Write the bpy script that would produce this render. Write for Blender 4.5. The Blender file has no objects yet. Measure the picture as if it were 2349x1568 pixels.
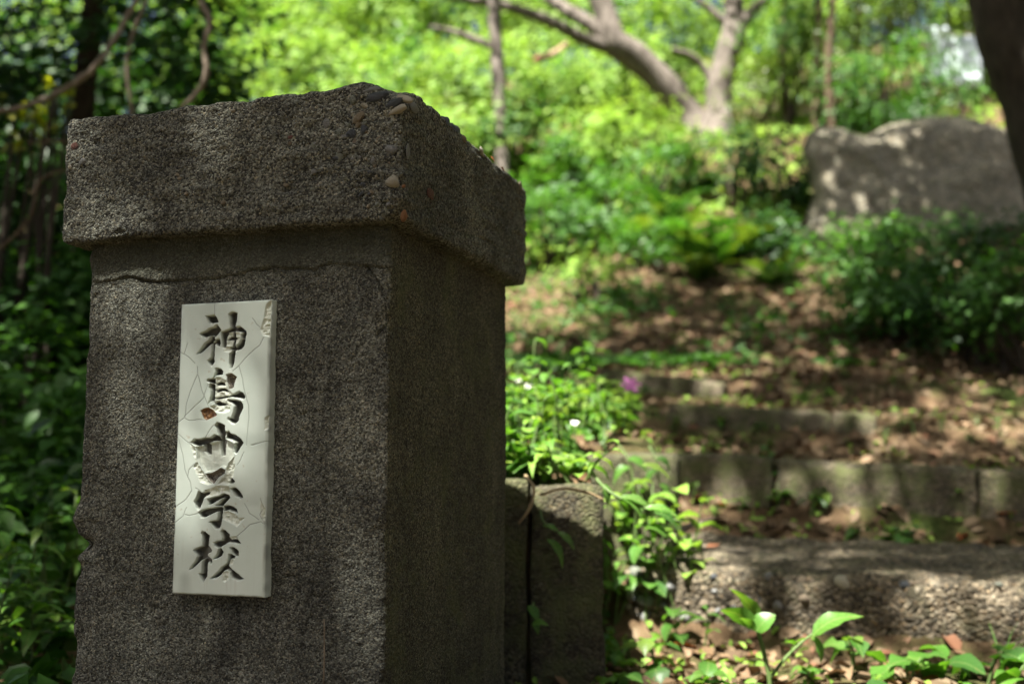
import bpy, math, random
import numpy as np
from mathutils import Vector, Matrix

# ------------------------------------------------------------------ camera, sky, sun, exposure
SC = bpy.context.scene
COL = SC.collection
PITCH, ROLL, LENS, EYE = math.radians(6.13), math.radians(-0.12), 35.0, 0.55
cam_d = bpy.data.cameras.new('camera')
cam_d.lens = LENS
cam_d.sensor_width = 36.0
cam_d.clip_start = 0.05
cam_d.clip_end = 400.0
cam_d.dof.use_dof = True
cam_d.dof.focus_distance = 1.60
cam_d.dof.aperture_fstop = 2.2
cam_d.dof.aperture_blades = 0
cam = bpy.data.objects.new('camera', cam_d)
COL.objects.link(cam)
cam.location = (0, 0, EYE)
cam.rotation_euler = (math.pi / 2 + PITCH, ROLL, 0)
SC.camera = cam

SUN = Vector((-0.25, -0.40, 0.88)).normalized()
world = bpy.data.worlds.new('World')
SC.world = world
world.use_nodes = True
wn = world.node_tree
sky = wn.nodes.new('ShaderNodeTexSky')
sky.sky_type = 'NISHITA'
sky.sun_disc = False
sky.sun_elevation = math.asin(SUN.z)
sky.sun_rotation = math.atan2(SUN.x, SUN.y)
sky.air_density = 0.35
sky.dust_density = 3.0
sky.ozone_density = 0.0
wn.links.new(sky.outputs[0], wn.nodes['Background'].inputs[0])
wn.nodes['Background'].inputs[1].default_value = 0.05
sun_d = bpy.data.lights.new('sun', 'SUN')
sun_d.energy = 5.0
sun_d.angle = math.radians(0.53)
sun_d.color = (1.0, 0.97, 0.89)
sun = bpy.data.objects.new('sun', sun_d)
COL.objects.link(sun)
sun.location = SUN * 60
sun.rotation_euler = SUN.to_track_quat('Z', 'Y').to_euler()
SC.view_settings.view_transform = 'Standard'
SC.view_settings.look = 'None'
SC.view_settings.gamma = 1.0
SC.view_settings.use_curve_mapping = False
SC.view_settings.exposure = 2.5
SC.cycles.max_bounces = 8
SC.cycles.transparent_max_bounces = 8

random.seed(7)
RNG = np.random.default_rng(11)

# ------------------------------------------------------------------ helpers
PW, PH = 2349.0, 1568.0          # picture coordinates used to take positions off the photograph
FPX = LENS / 36.0 * PW
CP, SP = math.cos(PITCH), math.sin(PITCH)

def ray(px, py):
    u, v = (px - PW / 2) / FPX, (PH / 2 - py) / FPX
    return Vector((u, CP - v * SP, SP + v * CP))

def at(px, py, d):
    r = ray(px, py)
    r = r * (d / r.y)
    return Vector((r.x, r.y, EYE + r.z))

_TAB = np.random.default_rng(3).random((64, 64, 64)).astype(np.float32) * 2 - 1

def vnoise(P, scale, seed=0):
    """smooth value noise in [-1, 1]; scale is the size of a bump (a number or one per axis)"""
    Q = np.asarray(P, dtype=np.float64) / np.asarray(scale) + seed * 17.37 + 1000.0
    I = np.floor(Q).astype(np.int64)
    F = Q - I
    F = F * F * (3 - 2 * F)
    out = 0
    for dx in (0, 1):
        wx = F[:, 0] if dx else 1 - F[:, 0]
        for dy in (0, 1):
            wy = F[:, 1] if dy else 1 - F[:, 1]
            for dz in (0, 1):
                wz = F[:, 2] if dz else 1 - F[:, 2]
                out = out + wx * wy * wz * _TAB[(I[:, 0] + dx) & 63, (I[:, 1] + dy) & 63, (I[:, 2] + dz) & 63]
    return out

def tag(o, label=None, cat=None, group=None, kind=None):
    if label: o['label'] = label
    if cat: o['category'] = cat
    if group: o['group'] = group
    if kind: o['kind'] = kind
    return o

def np_mesh(name, V, F, mat=None, smooth=True, mats=None, midx=None):
    """mesh from an (n,3) array and an (m,3) or (m,4) index array"""
    V = np.ascontiguousarray(V, dtype=np.float32)
    F = np.ascontiguousarray(F, dtype=np.int32)
    me = bpy.data.meshes.new(name)
    n, k = F.shape
    me.vertices.add(len(V)); me.vertices.foreach_set('co', V.ravel())
    me.loops.add(n * k); me.loops.foreach_set('vertex_index', F.ravel())
    me.polygons.add(n)
    me.polygons.foreach_set('loop_start', np.arange(0, n * k, k, dtype=np.int32))
    if smooth:
        me.polygons.foreach_set('use_smooth', np.ones(n, dtype=bool))
    for m in (mats or ([mat] if mat else [])):
        me.materials.append(m)
    if midx is not None:
        me.polygons.foreach_set('material_index', np.ascontiguousarray(midx, dtype=np.int32))
    me.update(calc_edges=True)
    me.validate()
    return me

def obj(name, me, parent=None, loc=None, rot=None, scale=None):
    o = bpy.data.objects.new(name, me)
    COL.objects.link(o)
    if parent: o.parent = parent
    if loc is not None: o.location = loc
    if rot is not None: o.rotation_euler = rot
    if scale is not None: o.scale = scale if hasattr(scale, '__len__') else (scale,) * 3
    return o

def empty(name, loc=(0, 0, 0), rz=0.0):
    o = bpy.data.objects.new(name, None)
    COL.objects.link(o)
    o.location = loc
    o.rotation_euler = (0, 0, rz)
    o.empty_display_size = 0.05
    return o

def copy_tree(root):
    r = root.copy(); COL.objects.link(r)
    for ch in list(root.children):
        c = ch.copy(); COL.objects.link(c); c.parent = r
        for g in list(ch.children):
            d = g.copy(); COL.objects.link(d); d.parent = c
    return r

def box_grid(A, B, Z, bottom=True):
    """surface of a box with the given coordinate lists on each axis, corner points shared"""
    A, B, Z = map(lambda q: np.asarray(q, dtype=np.float64), (A, B, Z))
    Vs, Fs, n0 = [], [], 0
    def sheet(U, W, fn, flip):
        nonlocal n0
        uu, ww = np.meshgrid(U, W, indexing='ij')
        Vs.append(fn(uu.ravel(), ww.ravel()))
        i = np.arange(len(U) - 1)[:, None] * len(W) + np.arange(len(W) - 1)[None, :]
        q = np.stack([i, i + len(W), i + len(W) + 1, i + 1], -1).reshape(-1, 4) + n0
        Fs.append(q[:, ::-1] if flip else q)
        n0 += len(U) * len(W)
    one = np.ones_like
    sheet(A, Z, lambda u, w: np.stack([u, one(u) * B[0], w], 1), False)
    sheet(A, Z, lambda u, w: np.stack([u, one(u) * B[-1], w], 1), True)
    sheet(B, Z, lambda u, w: np.stack([one(u) * A[0], u, w], 1), True)
    sheet(B, Z, lambda u, w: np.stack([one(u) * A[-1], u, w], 1), False)
    sheet(A, B, lambda u, w: np.stack([u, w, one(u) * Z[-1]], 1), False)
    if bottom:
        sheet(A, B, lambda u, w: np.stack([u, w, one(u) * Z[0]], 1), True)
    V, F = np.concatenate(Vs), np.concatenate(Fs)
    key = np.round(V * 1e5).astype(np.int64)
    _, first, inv = np.unique(key, axis=0, return_index=True, return_inverse=True)
    return V[first], inv.reshape(-1)[F]

def round_box(V, lo, hi, r):
    """move box-surface points onto a box with rounded edges; returns points and outward normals"""
    lo, hi = np.asarray(lo), np.asarray(hi)
    core = np.clip(V, lo + r, hi - r)
    d = V - core
    L = np.linalg.norm(d, axis=1, keepdims=True)
    N = d / np.maximum(L, 1e-9)
    return core + N * r, N

def tube(points, radii, sides=10, rough=0.0, seed=0, closed_tip=True):
    """tapered, slightly lumpy tube along a polyline"""
    P = np.array([tuple(p) for p in points], dtype=np.float64)
    R = np.asarray(radii, dtype=np.float64)
    # resample with a Catmull-Rom curve
    if len(P) > 2:
        Pe = np.vstack([2 * P[0] - P[1], P, 2 * P[-1] - P[-2]])
        out, rr = [], []
        for i in range(len(P) - 1):
            p0, p1, p2, p3 = Pe[i:i + 4]
            for t in np.linspace(0, 1, 6, endpoint=False):
                out.append(0.5 * ((2 * p1) + (-p0 + p2) * t + (2 * p0 - 5 * p1 + 4 * p2 - p3) * t * t + (-p0 + 3 * p1 - 3 * p2 + p3) * t ** 3))
                rr.append(R[i] * (1 - t) + R[i + 1] * t)
        out.append(P[-1]); rr.append(R[-1])
        P, R = np.array(out), np.array(rr)
    T = np.gradient(P, axis=0)
    T /= np.linalg.norm(T, axis=1, keepdims=True) + 1e-12
    ref = np.array([0.0, 0, 1]) if abs(T[0, 2]) < 0.9 else np.array([1.0, 0, 0])
    V, F = [], []
    u = np.cross(ref, T[0]); u /= np.linalg.norm(u)
    ang = np.linspace(0, 2 * math.pi, sides, endpoint=False)
    for i in range(len(P)):
        u = u - T[i] * np.dot(u, T[i]); u /= np.linalg.norm(u)
        w = np.cross(T[i], u)
        V.append(P[i] + R[i] * (np.cos(ang)[:, None] * u + np.sin(ang)[:, None] * w))
    V = np.concatenate(V)
    if rough:
        rep = np.repeat(R, sides)
        c = np.repeat(P, sides, axis=0)
        k = 1 + rough * vnoise(V, float(R.max()) * 1.2, seed) + rough * 0.5 * vnoise(V, float(R.max()) * 0.4, seed + 3)
        V = c + (V - c) * k[:, None]
    n = len(P)
    for i in range(n - 1):
        for j in range(sides):
            a, b = i * sides + j, i * sides + (j + 1) % sides
            F.append((a, b, b + sides, a + sides))
    m = len(V)
    V = np.vstack([V, P[-1][None] + T[-1] * R[-1] * 0.5, P[0][None]])
    for j in range(sides):
        a, b = (n - 1) * sides + j, (n - 1) * sides + (j + 1) % sides
        F.append((a, b, m, m))
        F.append(((j + 1) % sides, j, m + 1, m + 1))
    return V, np.array(F)

def tube_mesh(name, parts, mat):
    """several tubes as one mesh (triangles, so the caps stay valid)"""
    Vs, Fs, n = [], [], 0
    for V, F in parts:
        Vs.append(V); Fs.append(F + n); n += len(V)
    V, F = np.concatenate(Vs), np.concatenate(Fs)
    T1 = F[:, [0, 1, 2]]
    T2 = F[F[:, 2] != F[:, 3]][:, [0, 2, 3]]
    return np_mesh(name, V, np.vstack([T1, T2]), mat)

# ------------------------------------------------------------------ materials
def new_mat(name):
    m = bpy.data.materials.new(name)
    m.use_nodes = True
    nt = m.node_tree
    return m, nt, nt.nodes['Principled BSDF'], nt.links

def ramp(nt, stops, interp='LINEAR'):
    n = nt.nodes.new('ShaderNodeValToRGB')
    n.color_ramp.interpolation = interp
    e = n.color_ramp.elements
    while len(e) < len(stops): e.new(0.5)
    for el, (p, c) in zip(e, stops):
        el.position = p
        el.color = (*c, 1) if len(c) == 3 else c
    return n

def noise_node(nt, scale, detail=4, rough=0.6, coord='Object', dist=0.0):
    tc = nt.nodes.new('ShaderNodeTexCoord')
    n = nt.nodes.new('ShaderNodeTexNoise')
    n.inputs['Scale'].default_value = scale
    n.inputs['Detail'].default_value = detail
    n.inputs['Roughness'].default_value = rough
    n.inputs['Distortion'].default_value = dist
    nt.links.new(tc.outputs[coord], n.inputs['Vector'])
    return n

def mix(nt, kind, fac, a, b):
    n = nt.nodes.new('ShaderNodeMix')
    n.data_type = 'RGBA'
    n.blend_type = kind
    for s, v in ((n.inputs[0], fac), (n.inputs[6], a), (n.inputs[7], b)):
        if hasattr(v, 'links') or hasattr(v, 'is_linked'): nt.links.new(v, s)
        elif isinstance(v, (int, float)): s.default_value = v
        else: s.default_value = (*v, 1)
    return n.outputs[2]

def concrete_mat(name, grain, base, stain, contrast=1.0, bump=0.004, moss=0.0, rough=0.92, streak=0.0):
    """sandy concrete: single grains of different colours, stains, fine relief"""
    m, nt, bs, L = new_mat(name)
    tc = nt.nodes.new('ShaderNodeTexCoord')
    vo = nt.nodes.new('ShaderNodeTexVoronoi')
    vo.inputs['Scale'].default_value = 1.0 / grain
    vo.inputs['Randomness'].default_value = 1.0
    wob = nt.nodes.new('ShaderNodeTexNoise'); wob.inputs['Scale'].default_value = 0.6 / grain
    L.new(tc.outputs['Object'], wob.inputs['Vector'])
    add = nt.nodes.new('ShaderNodeMixRGB'); add.blend_type = 'ADD'; add.inputs[0].default_value = grain * 0.9
    L.new(tc.outputs['Object'], add.inputs[1]); L.new(wob.outputs['Color'], add.inputs[2])
    L.new(add.outputs[0], vo.inputs['Vector'])
    sep = nt.nodes.new('ShaderNodeSeparateColor'); L.new(vo.outputs['Color'], sep.inputs[0])
    b = np.array(base)
    k = contrast
    g = ramp(nt, [(0.0, tuple(b * (1 - .82 * k))), (0.28, tuple(b * (1 - .5 * k))), (0.5, tuple(b)), (0.72, tuple(b * (1 + .35 * k))), (0.88, tuple(b * (1 + .9 * k))), (1.0, tuple(np.minimum(b * (1 + 1.7 * k), .7)))])
    L.new(sep.outputs[0], g.inputs[0])
    tint = ramp(nt, [(0.0, (1.12, 0.96, 0.78)), (0.25, (1, 1, 1)), (0.8, (1, 1, 1)), (1.0, (0.88, 0.97, 1.08))])
    L.new(sep.outputs[1], tint.inputs[0])
    c = mix(nt, 'MULTIPLY', 0.8, g.outputs[0], tint.outputs[0])
    n1 = noise_node(nt, 5.0, 6, 0.65, dist=0.6)
    r1 = ramp(nt, [(0.32, (*[stain] * 3,)), (0.62, (1.12, 1.12, 1.1))])
    L.new(n1.outputs[0], r1.inputs[0])
    c = mix(nt, 'MULTIPLY', 1.0, c, r1.outputs[0])
    if streak:
        mp = nt.nodes.new('ShaderNodeMapping'); mp.inputs['Scale'].default_value = (1, 1, 0.16)
        L.new(tc.outputs['Object'], mp.inputs[0])
        ns = nt.nodes.new('ShaderNodeTexNoise'); ns.inputs['Scale'].default_value = 13; ns.inputs['Detail'].default_value = 6; ns.inputs['Roughness'].default_value = .65
        L.new(mp.outputs[0], ns.inputs['Vector'])
        rs = ramp(nt, [(.30, (1 - .55 * streak,) * 3), (.5, (1, 1, 1)), (.60, (1, 1, 1)), (.74, tuple(1 + streak * q for q in (.75, .78, .75)))])
        L.new(ns.outputs[0], rs.inputs[0])
        c = mix(nt, 'MULTIPLY', 1.0, c, rs.outputs[0])
    if moss:
        n2 = noise_node(nt, 9.0, 7, 0.7)
        r2 = ramp(nt, [(0.5 if moss < .75 else .44, (0, 0, 0)), (0.7 if moss < .75 else .62, (moss,) * 3)])
        L.new(n2.outputs[0], r2.inputs[0])
        c = mix(nt, 'MIX', r2.outputs[0], c, (0.075, 0.085, 0.03))
    L.new(c, bs.inputs['Base Color'])
    bs.inputs['Roughness'].default_value = rough
    bs.inputs['Specular IOR Level'].default_value = 0.25
    bp = nt.nodes.new('ShaderNodeBump'); bp.inputs['Strength'].default_value = 1.0; bp.inputs['Distance'].default_value = bump
    hm = nt.nodes.new('ShaderNodeMath'); hm.operation = 'MULTIPLY_ADD'
    n3 = noise_node(nt, 0.35 / grain, 3, 0.7)
    L.new(n3.outputs[0], hm.inputs[0]); hm.inputs[1].default_value = 1.2
    inv = nt.nodes.new('ShaderNodeMath'); inv.operation = 'MULTIPLY'; inv.inputs[1].default_value = -0.8
    L.new(vo.outputs['Distance'], inv.inputs[0]); L.new(inv.outputs[0], hm.inputs[2])
    L.new(hm.outputs[0], bp.inputs['Height']); L.new(bp.outputs[0], bs.inputs['Normal'])
    return m, nt, bs, c

def leaf_mat(name, colours, trans=0.45, rough=0.38, spec=0.5, tcol=None, bump=False):
    """leaf: reflecting and light-transmitting, a slightly different green for every leaf"""
    m, nt, bs, L = new_mat(name)
    geo = nt.nodes.new('ShaderNodeNewGeometry')
    r = ramp(nt, [(i / max(1, len(colours) - 1), c) for i, c in enumerate(colours)])
    oi = nt.nodes.new('ShaderNodeObjectInfo')
    ad = nt.nodes.new('ShaderNodeMath'); ad.operation = 'ADD'
    fr = nt.nodes.new('ShaderNodeMath'); fr.operation = 'FRACT'
    L.new(geo.outputs['Random Per Island'], ad.inputs[0]); L.new(oi.outputs['Random'], ad.inputs[1])
    L.new(ad.outputs[0], fr.inputs[0]); L.new(fr.outputs[0], r.inputs[0])
    n = noise_node(nt, 40.0 if bump else 6.0, 3, 0.6)
    rr = ramp(nt, [(0.3, (0.72, 0.75, 0.7)), (0.7, (1.15, 1.12, 1.05))])
    L.new(n.outputs[0], rr.inputs[0])
    c = mix(nt, 'MULTIPLY', 1.0, r.outputs[0], rr.outputs[0])
    if bump:                                                    # midrib, side veins and a few brown spots
        to = nt.nodes.new('ShaderNodeTexCoord'); sx = nt.nodes.new('ShaderNodeSeparateXYZ'); L.new(to.outputs['Object'], sx.inputs[0])
        def M_(op, a, b=None, c_=None):
            q = nt.nodes.new('ShaderNodeMath'); q.operation = op
            for s_, v in zip(q.inputs, (a, b, c_)):
                if v is None: continue
                if isinstance(v, (int, float)): s_.default_value = v
                else: L.new(v, s_)
            return q.outputs[0]
        ay = M_('ABSOLUTE', sx.outputs[1])
        rib = M_('LESS_THAN', ay, .016)
        ph = M_('MULTIPLY_ADD', ay, -.75, sx.outputs[0])
        vein = M_('GREATER_THAN', M_('SINE', M_('MULTIPLY', ph, 48.0)), .80)
        c = mix(nt, 'MULTIPLY', M_('MULTIPLY', vein, .55), c, (.62, .70, .55))
        c = mix(nt, 'MIX', M_('MULTIPLY', rib, .6), c, (.16, .22, .07))
        sp = noise_node(nt, 7.0, 4, .7); rs = ramp(nt, [(.66, (0, 0, 0)), (.72, (1, 1, 1))]); L.new(sp.outputs[0], rs.inputs[0])
        c = mix(nt, 'MIX', rs.outputs[0], c, (.12, .085, .03))
    L.new(c, bs.inputs['Base Color'])
    bs.inputs['Roughness'].default_value = rough
    bs.inputs['Specular IOR Level'].default_value = spec
    tr = nt.nodes.new('ShaderNodeBsdfTranslucent')
    tc = mix(nt, 'MULTIPLY', 1.0, c, tcol or (1.5, 1.6, 0.5))
    L.new(tc, tr.inputs['Color'])
    ms = nt.nodes.new('ShaderNodeMixShader'); ms.inputs[0].default_value = trans
    L.new(bs.outputs[0], ms.inputs[1]); L.new(tr.outputs[0], ms.inputs[2])
    L.new(ms.outputs[0], nt.nodes['Material Output'].inputs['Surface'])
    return m

def plain_mat(name, col, rough=0.7, var=0.25, scale=30.0, spec=0.3, bump=0.0):
    m, nt, bs, L = new_mat(name)
    n = noise_node(nt, scale, 5, 0.65)
    r = ramp(nt, [(0.3, tuple(np.array(col) * (1 - var))), (0.7, tuple(np.array(col) * (1 + var)))])
    L.new(n.outputs[0], r.inputs[0])
    L.new(r.outputs[0], bs.inputs['Base Color'])
    bs.inputs['Roughness'].default_value = rough
    bs.inputs['Specular IOR Level'].default_value = spec
    if bump:
        bp = nt.nodes.new('ShaderNodeBump'); bp.inputs['Distance'].default_value = bump; bp.inputs['Strength'].default_value = 1
        L.new(n.outputs[0], bp.inputs['Height']); L.new(bp.outputs[0], bs.inputs['Normal'])
    return m

def bark_mat(name, dark, light, scale=14.0):
    m, nt, bs, L = new_mat(name)
    tc = nt.nodes.new('ShaderNodeTexCoord')
    mp = nt.nodes.new('ShaderNodeMapping'); mp.inputs['Scale'].default_value = (1, 1, 0.35)
    L.new(tc.outputs['Object'], mp.inputs[0])
    n = nt.nodes.new('ShaderNodeTexNoise'); n.inputs['Scale'].default_value = scale; n.inputs['Detail'].default_value = 7; n.inputs['Roughness'].default_value = .7
    L.new(mp.outputs[0], n.inputs['Vector'])
    r = ramp(nt, [(0.3, dark), (0.68, light)])
    L.new(n.outputs[0], r.inputs[0]); L.new(r.outputs[0], bs.inputs['Base Color'])
    bs.inputs['Roughness'].default_value = 0.9
    bs.inputs['Specular IOR Level'].default_value = 0.2
    bp = nt.nodes.new('ShaderNodeBump'); bp.inputs['Distance'].default_value = 0.02; bp.inputs['Strength'].default_value = 1
    L.new(n.outputs[0], bp.inputs['Height']); L.new(bp.outputs[0], bs.inputs['Normal'])
    return m

M = {}
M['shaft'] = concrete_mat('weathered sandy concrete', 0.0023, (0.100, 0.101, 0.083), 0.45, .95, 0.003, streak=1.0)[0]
M['side'] = concrete_mat('shaded smooth side concrete', 0.0023, (0.064, 0.062, 0.043), 0.55, 1.0, 0.002, moss=.5, streak=.6)[0]  # smooth mossy side face, its shade put into a darker base colour
M['cap'] = concrete_mat('coarse worn concrete', 0.0027, (0.099, 0.099, 0.080), 0.45, 1.05, 0.004, streak=.25)[0]
M['step'] = concrete_mat('mossy step concrete', 0.006, (0.115, 0.095, 0.066), 0.55, 0.8, 0.006, 0.9)[0]
M['wall'] = concrete_mat('old damp wall concrete', 0.006, (0.055, 0.048, 0.031), 0.5, 0.7, 0.006, 0.8)[0]
M['rock'] = concrete_mat('grey brown rock', 0.02, (0.25, 0.225, 0.17), 0.5, 0.4, 0.03, 0.45)[0]
M['peb_slate'] = plain_mat('dark slate pebble', (0.055, 0.06, 0.065), 0.55, 0.35, 60, bump=.003)
M['peb_grey'] = plain_mat('grey pebble', (0.19, 0.19, 0.18), 0.65, 0.3, 70, bump=.003)
M['peb_green'] = plain_mat('green grey pebble', (0.16, 0.17, 0.135), 0.65, 0.3, 70, bump=.003)
M['peb_tan'] = plain_mat('tan pebble', (0.20, 0.165, 0.11), 0.65, 0.4, 70, bump=.003)
M['peb_cream'] = plain_mat('cream pebble', (0.34, 0.31, 0.235), 0.6, 0.35, 60, bump=.003)
M['peb_red'] = plain_mat('dark red pebble', (0.10, 0.035, 0.022), 0.6, 0.3, 70, bump=.003)
M['peb_rust'] = plain_mat('rust orange pebble', (0.19, 0.085, 0.03), 0.6, 0.4, 70, bump=.003)
M['peb_brown'] = plain_mat('brown pebble', (0.14, 0.11, 0.075), 0.7, 0.4, 60, bump=.003)
M['bark_grey'] = bark_mat('grey bark', (0.05, 0.04, 0.032), (0.20, 0.17, 0.145))
M['bark_dark'] = bark_mat('dark bark', (0.018, 0.014, 0.010), (0.065, 0.05, 0.036), 18)
M['bark_brown'] = bark_mat('brown bark', (0.04, 0.026, 0.016), (0.12, 0.085, 0.052), 18)
M['vine'] = bark_mat('pale vine bark', (0.12, 0.09, 0.065), (0.30, 0.24, 0.18), 30)
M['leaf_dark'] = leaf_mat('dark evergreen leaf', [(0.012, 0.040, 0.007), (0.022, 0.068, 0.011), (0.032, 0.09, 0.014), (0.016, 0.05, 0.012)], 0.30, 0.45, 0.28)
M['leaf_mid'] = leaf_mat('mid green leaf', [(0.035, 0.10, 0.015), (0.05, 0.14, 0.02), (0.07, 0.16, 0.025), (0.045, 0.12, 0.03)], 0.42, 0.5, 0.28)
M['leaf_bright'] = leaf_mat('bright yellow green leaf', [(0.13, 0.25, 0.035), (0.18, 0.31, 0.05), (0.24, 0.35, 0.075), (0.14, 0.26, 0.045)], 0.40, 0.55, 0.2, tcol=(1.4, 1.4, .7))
M['leaf_bamboo'] = leaf_mat('olive leaf', [(0.05, 0.09, 0.012), (0.08, 0.13, 0.02), (0.10, 0.13, 0.02), (0.05, 0.10, 0.02)], 0.4, 0.45, 0.4)
M['leaf_yellow'] = leaf_mat('yellowing leaf', [(0.22, 0.24, 0.02), (0.28, 0.28, 0.03)], 0.5, 0.45, 0.4)
M['leaf_near'] = leaf_mat('fresh weed leaf', [(0.035, 0.095, 0.018), (0.06, 0.15, 0.022), (0.10, 0.22, 0.035), (0.06, 0.15, 0.028), (0.15, 0.23, 0.04)], 0.42, 0.42, 0.4, bump=True)
M['stem'] = plain_mat('green stem', (0.07, 0.11, 0.03), 0.6, 0.3, 40)
M['dry_stem'] = plain_mat('dry tan stem', (0.30, 0.22, 0.12), 0.8, 0.3, 40)
M['dead'] = leaf_mat('dead leaf', [(0.065, 0.043, 0.025), (0.11, 0.074, 0.045), (0.16, 0.118, 0.075), (0.11, 0.065, 0.034), (0.22, 0.155, 0.10), (0.13, 0.055, 0.03)], 0.12, 0.75, 0.2, tcol=(1.2, .9, .6))
M['dead_orange'] = leaf_mat('orange dead leaf', [(0.36, 0.11, 0.045), (0.40, 0.15, 0.06)], 0.2, 0.7, 0.2, tcol=(1.3, .8, .5))
M['dead_brown'] = leaf_mat('brown dead leaf', [(0.17, 0.06, 0.035), (0.2, 0.085, 0.04)], 0.15, 0.7, 0.2, tcol=(1.2, .8, .5))
M['white_petal'] = leaf_mat('white petal', [(0.6, 0.64, 0.5)], 0.3, 0.5, 0.3, tcol=(1, 1, .9))
M['pink_petal'] = leaf_mat('pink petal', [(0.62, 0.16, 0.55), (0.68, 0.22, 0.6)], 0.35, 0.5, 0.3, tcol=(1, .9, 1))
M['board'] = plain_mat('pale blue white sheet', (0.62, 0.68, 0.74), 0.5, 0.08, 6)
PL_DEEP=[[(283,955),(333,953),(383,956),(406,946),(424,930),(367,927),(327,928),(312,937)],
[(221,892),(288,901),(328,910),(387,915),(395,921),(418,921),(462,903),(434,890),(390,879),(353,885),(282,878),(240,885)],
[(344,883),(390,880),(391,869),(356,856),(321,846),(281,835),(232,824),(198,822),(236,836),(271,850),(279,857),(314,865),(341,872)],
[(395,871),(445,871),(458,855),(447,845),(425,848),(388,857)],
[(360,859),(396,863),(394,834),(392,808),(398,792),(368,778),(336,785),(323,798),(356,807),(363,834)],
[(543,957),(562,962),(589,964),(635,956),(628,931),(617,907),(620,874),(621,832),(625,817),(614,789),(598,772),(574,766),(561,784),(562,818),(575,826),(583,832),(583,889),(567,909),(557,927),(555,942)],
[(461,896),(523,900),(567,909),(612,910),(634,911),(674,911),(716,900),(741,893),(744,881),(727,870),(687,868),(677,881),(694,892),(618,896),(542,892),(525,880),(517,867),(468,868)],
[(467,873),(517,871),(519,847),(498,839),(479,842)],
[(522,866),(552,877),(592,879),(638,871),(629,866),(553,865),(531,863)],
[(683,868),(732,870),(720,845),(695,834),(646,830),(561,832),(564,842),(618,840),(653,851)],
[(405,768),(427,771),(464,767),(496,757),(488,746),(448,746),(412,743),(399,734),(413,731),(410,713),(379,717),(351,721),(319,726),(327,733),(377,732),(403,742),(411,756)],
[(351,718),(410,715),(413,689),(412,652),(399,647),(384,657),(349,653),(344,648),(357,658),(369,672),(367,692),(348,704)],
[(414,718),(459,724),(504,718),(521,711),(505,707),(424,710)],
[(417,695),(452,699),(510,700),(552,691),(548,685),(480,689),(427,683)],
[(419,666),(464,670),(513,674),(562,674),(624,680),(668,686),(690,686),(722,680),(743,670),(728,660),(688,664),(589,669),(500,664),(433,659)],
[(537,660),(608,658),(657,657),(697,653),(725,641),(722,630),(697,611),(677,588),(633,576),(597,580),(558,594),(564,599),(605,598),(625,619),(632,639),(609,646),(546,654)],
[(416,652),(447,656),(524,647),(565,643),(520,640),(449,638),(417,644)],
[(423,573),(445,583),(491,578),(529,571),(534,542),(526,519),(518,495),(510,477),(490,477),(468,498),(471,519),(464,538),(447,554)],
[(162,515),(197,526),(243,525),(298,528),(369,529),(418,541),(464,535),(476,522),(400,519),(351,510),(354,478),(322,489),(292,488),(290,507),(230,502),(204,506)],
[(282,516),(363,516),(369,476),(334,470),(287,483)],
[(463,525),(536,525),(526,495),(523,468),(476,468),(463,497)],
[(533,550),(578,552),(594,542),(645,539),(690,529),(737,513),(699,491),(665,474),(630,480),(633,498),(657,513),(611,523),(535,528)],
[(598,392),(623,393),(656,382),(630,373),(595,376)],
[(265,348),(301,341),(356,346),(387,346),(367,336),(323,328),(300,304),(286,292),(264,285),(240,293),(215,312),(247,330)],
[(364,319),(399,325),(449,330),(478,333),(538,341),(598,334),(609,327),(580,317),(556,308),(527,298),(451,301),(491,308),(539,325),(504,323),(450,314),(381,301)],
[(606,357),(661,362),(712,349),(748,330),(719,325),(663,333),(637,346)],
[(267,277),(302,284),(352,287),(452,293),(517,298),(533,289),(523,281),(453,279),(394,268),(324,259),(294,261)],
[(532,297),(596,301),(652,295),(687,286),(698,275),(668,278),(593,286),(543,282)],
[(488,284),(533,284),(530,260),(522,238),(499,222),(459,222),(417,236),(394,244),(406,248),(446,248),(476,252),(490,267)],
[(304,206),(319,212),(349,211),(398,198),(393,176),(389,165),(425,151),(421,145),(386,140),(382,130),(428,120),(434,112),(420,104),(389,112),(385,97),(383,71),(386,66),(343,42),(293,70),(323,72),(325,97),(333,119),(308,116),(259,100),(215,87),(190,84),(219,98),(248,112),(272,128),(229,149),(279,157),(324,162),(321,192),(310,201)],
[(522,213),(539,220),(574,216),(615,204),(611,196),(632,188),(701,190),(737,174),(678,176),(603,178),(554,169),(500,159),(464,164),(443,175),(478,180),(533,183),(542,192)],
[(505,158),(530,156),(554,145),(532,133),(498,126),(448,121),(477,134),(496,148)],
[(624,161),(649,163),(694,155),(720,148),(716,134),(686,133),(646,143)],
[(611,139),(646,138),(681,132),(672,124),(633,124),(619,110),(615,99),(651,88),(711,76),(777,59),(713,54),(653,60),(621,83),(591,88),(562,84),(533,70),(484,59),(419,58),(473,70),(512,82),(550,98),(589,106),(608,121)]]
PL_BREAK=[[(214,501),(290,504),(351,510),(471,522),(536,527),(637,509),(630,480),(651,472),(617,458),(578,445),(555,425),(504,430),(431,414),(360,411),(320,411),(267,435),(229,459)]]
PL_MORTAR=[[(325,408),(401,411),(505,428),(556,419),(546,409),(483,395),(425,371),(362,389)],
[(528,748),(591,752),(650,737),(630,716),(622,699),(560,694),(540,718)]]
PL_RUST=[[(257,623),(287,632),(341,634),(396,627),(442,612),(443,605),(399,598),(327,591),(295,596),(276,610)]]
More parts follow.
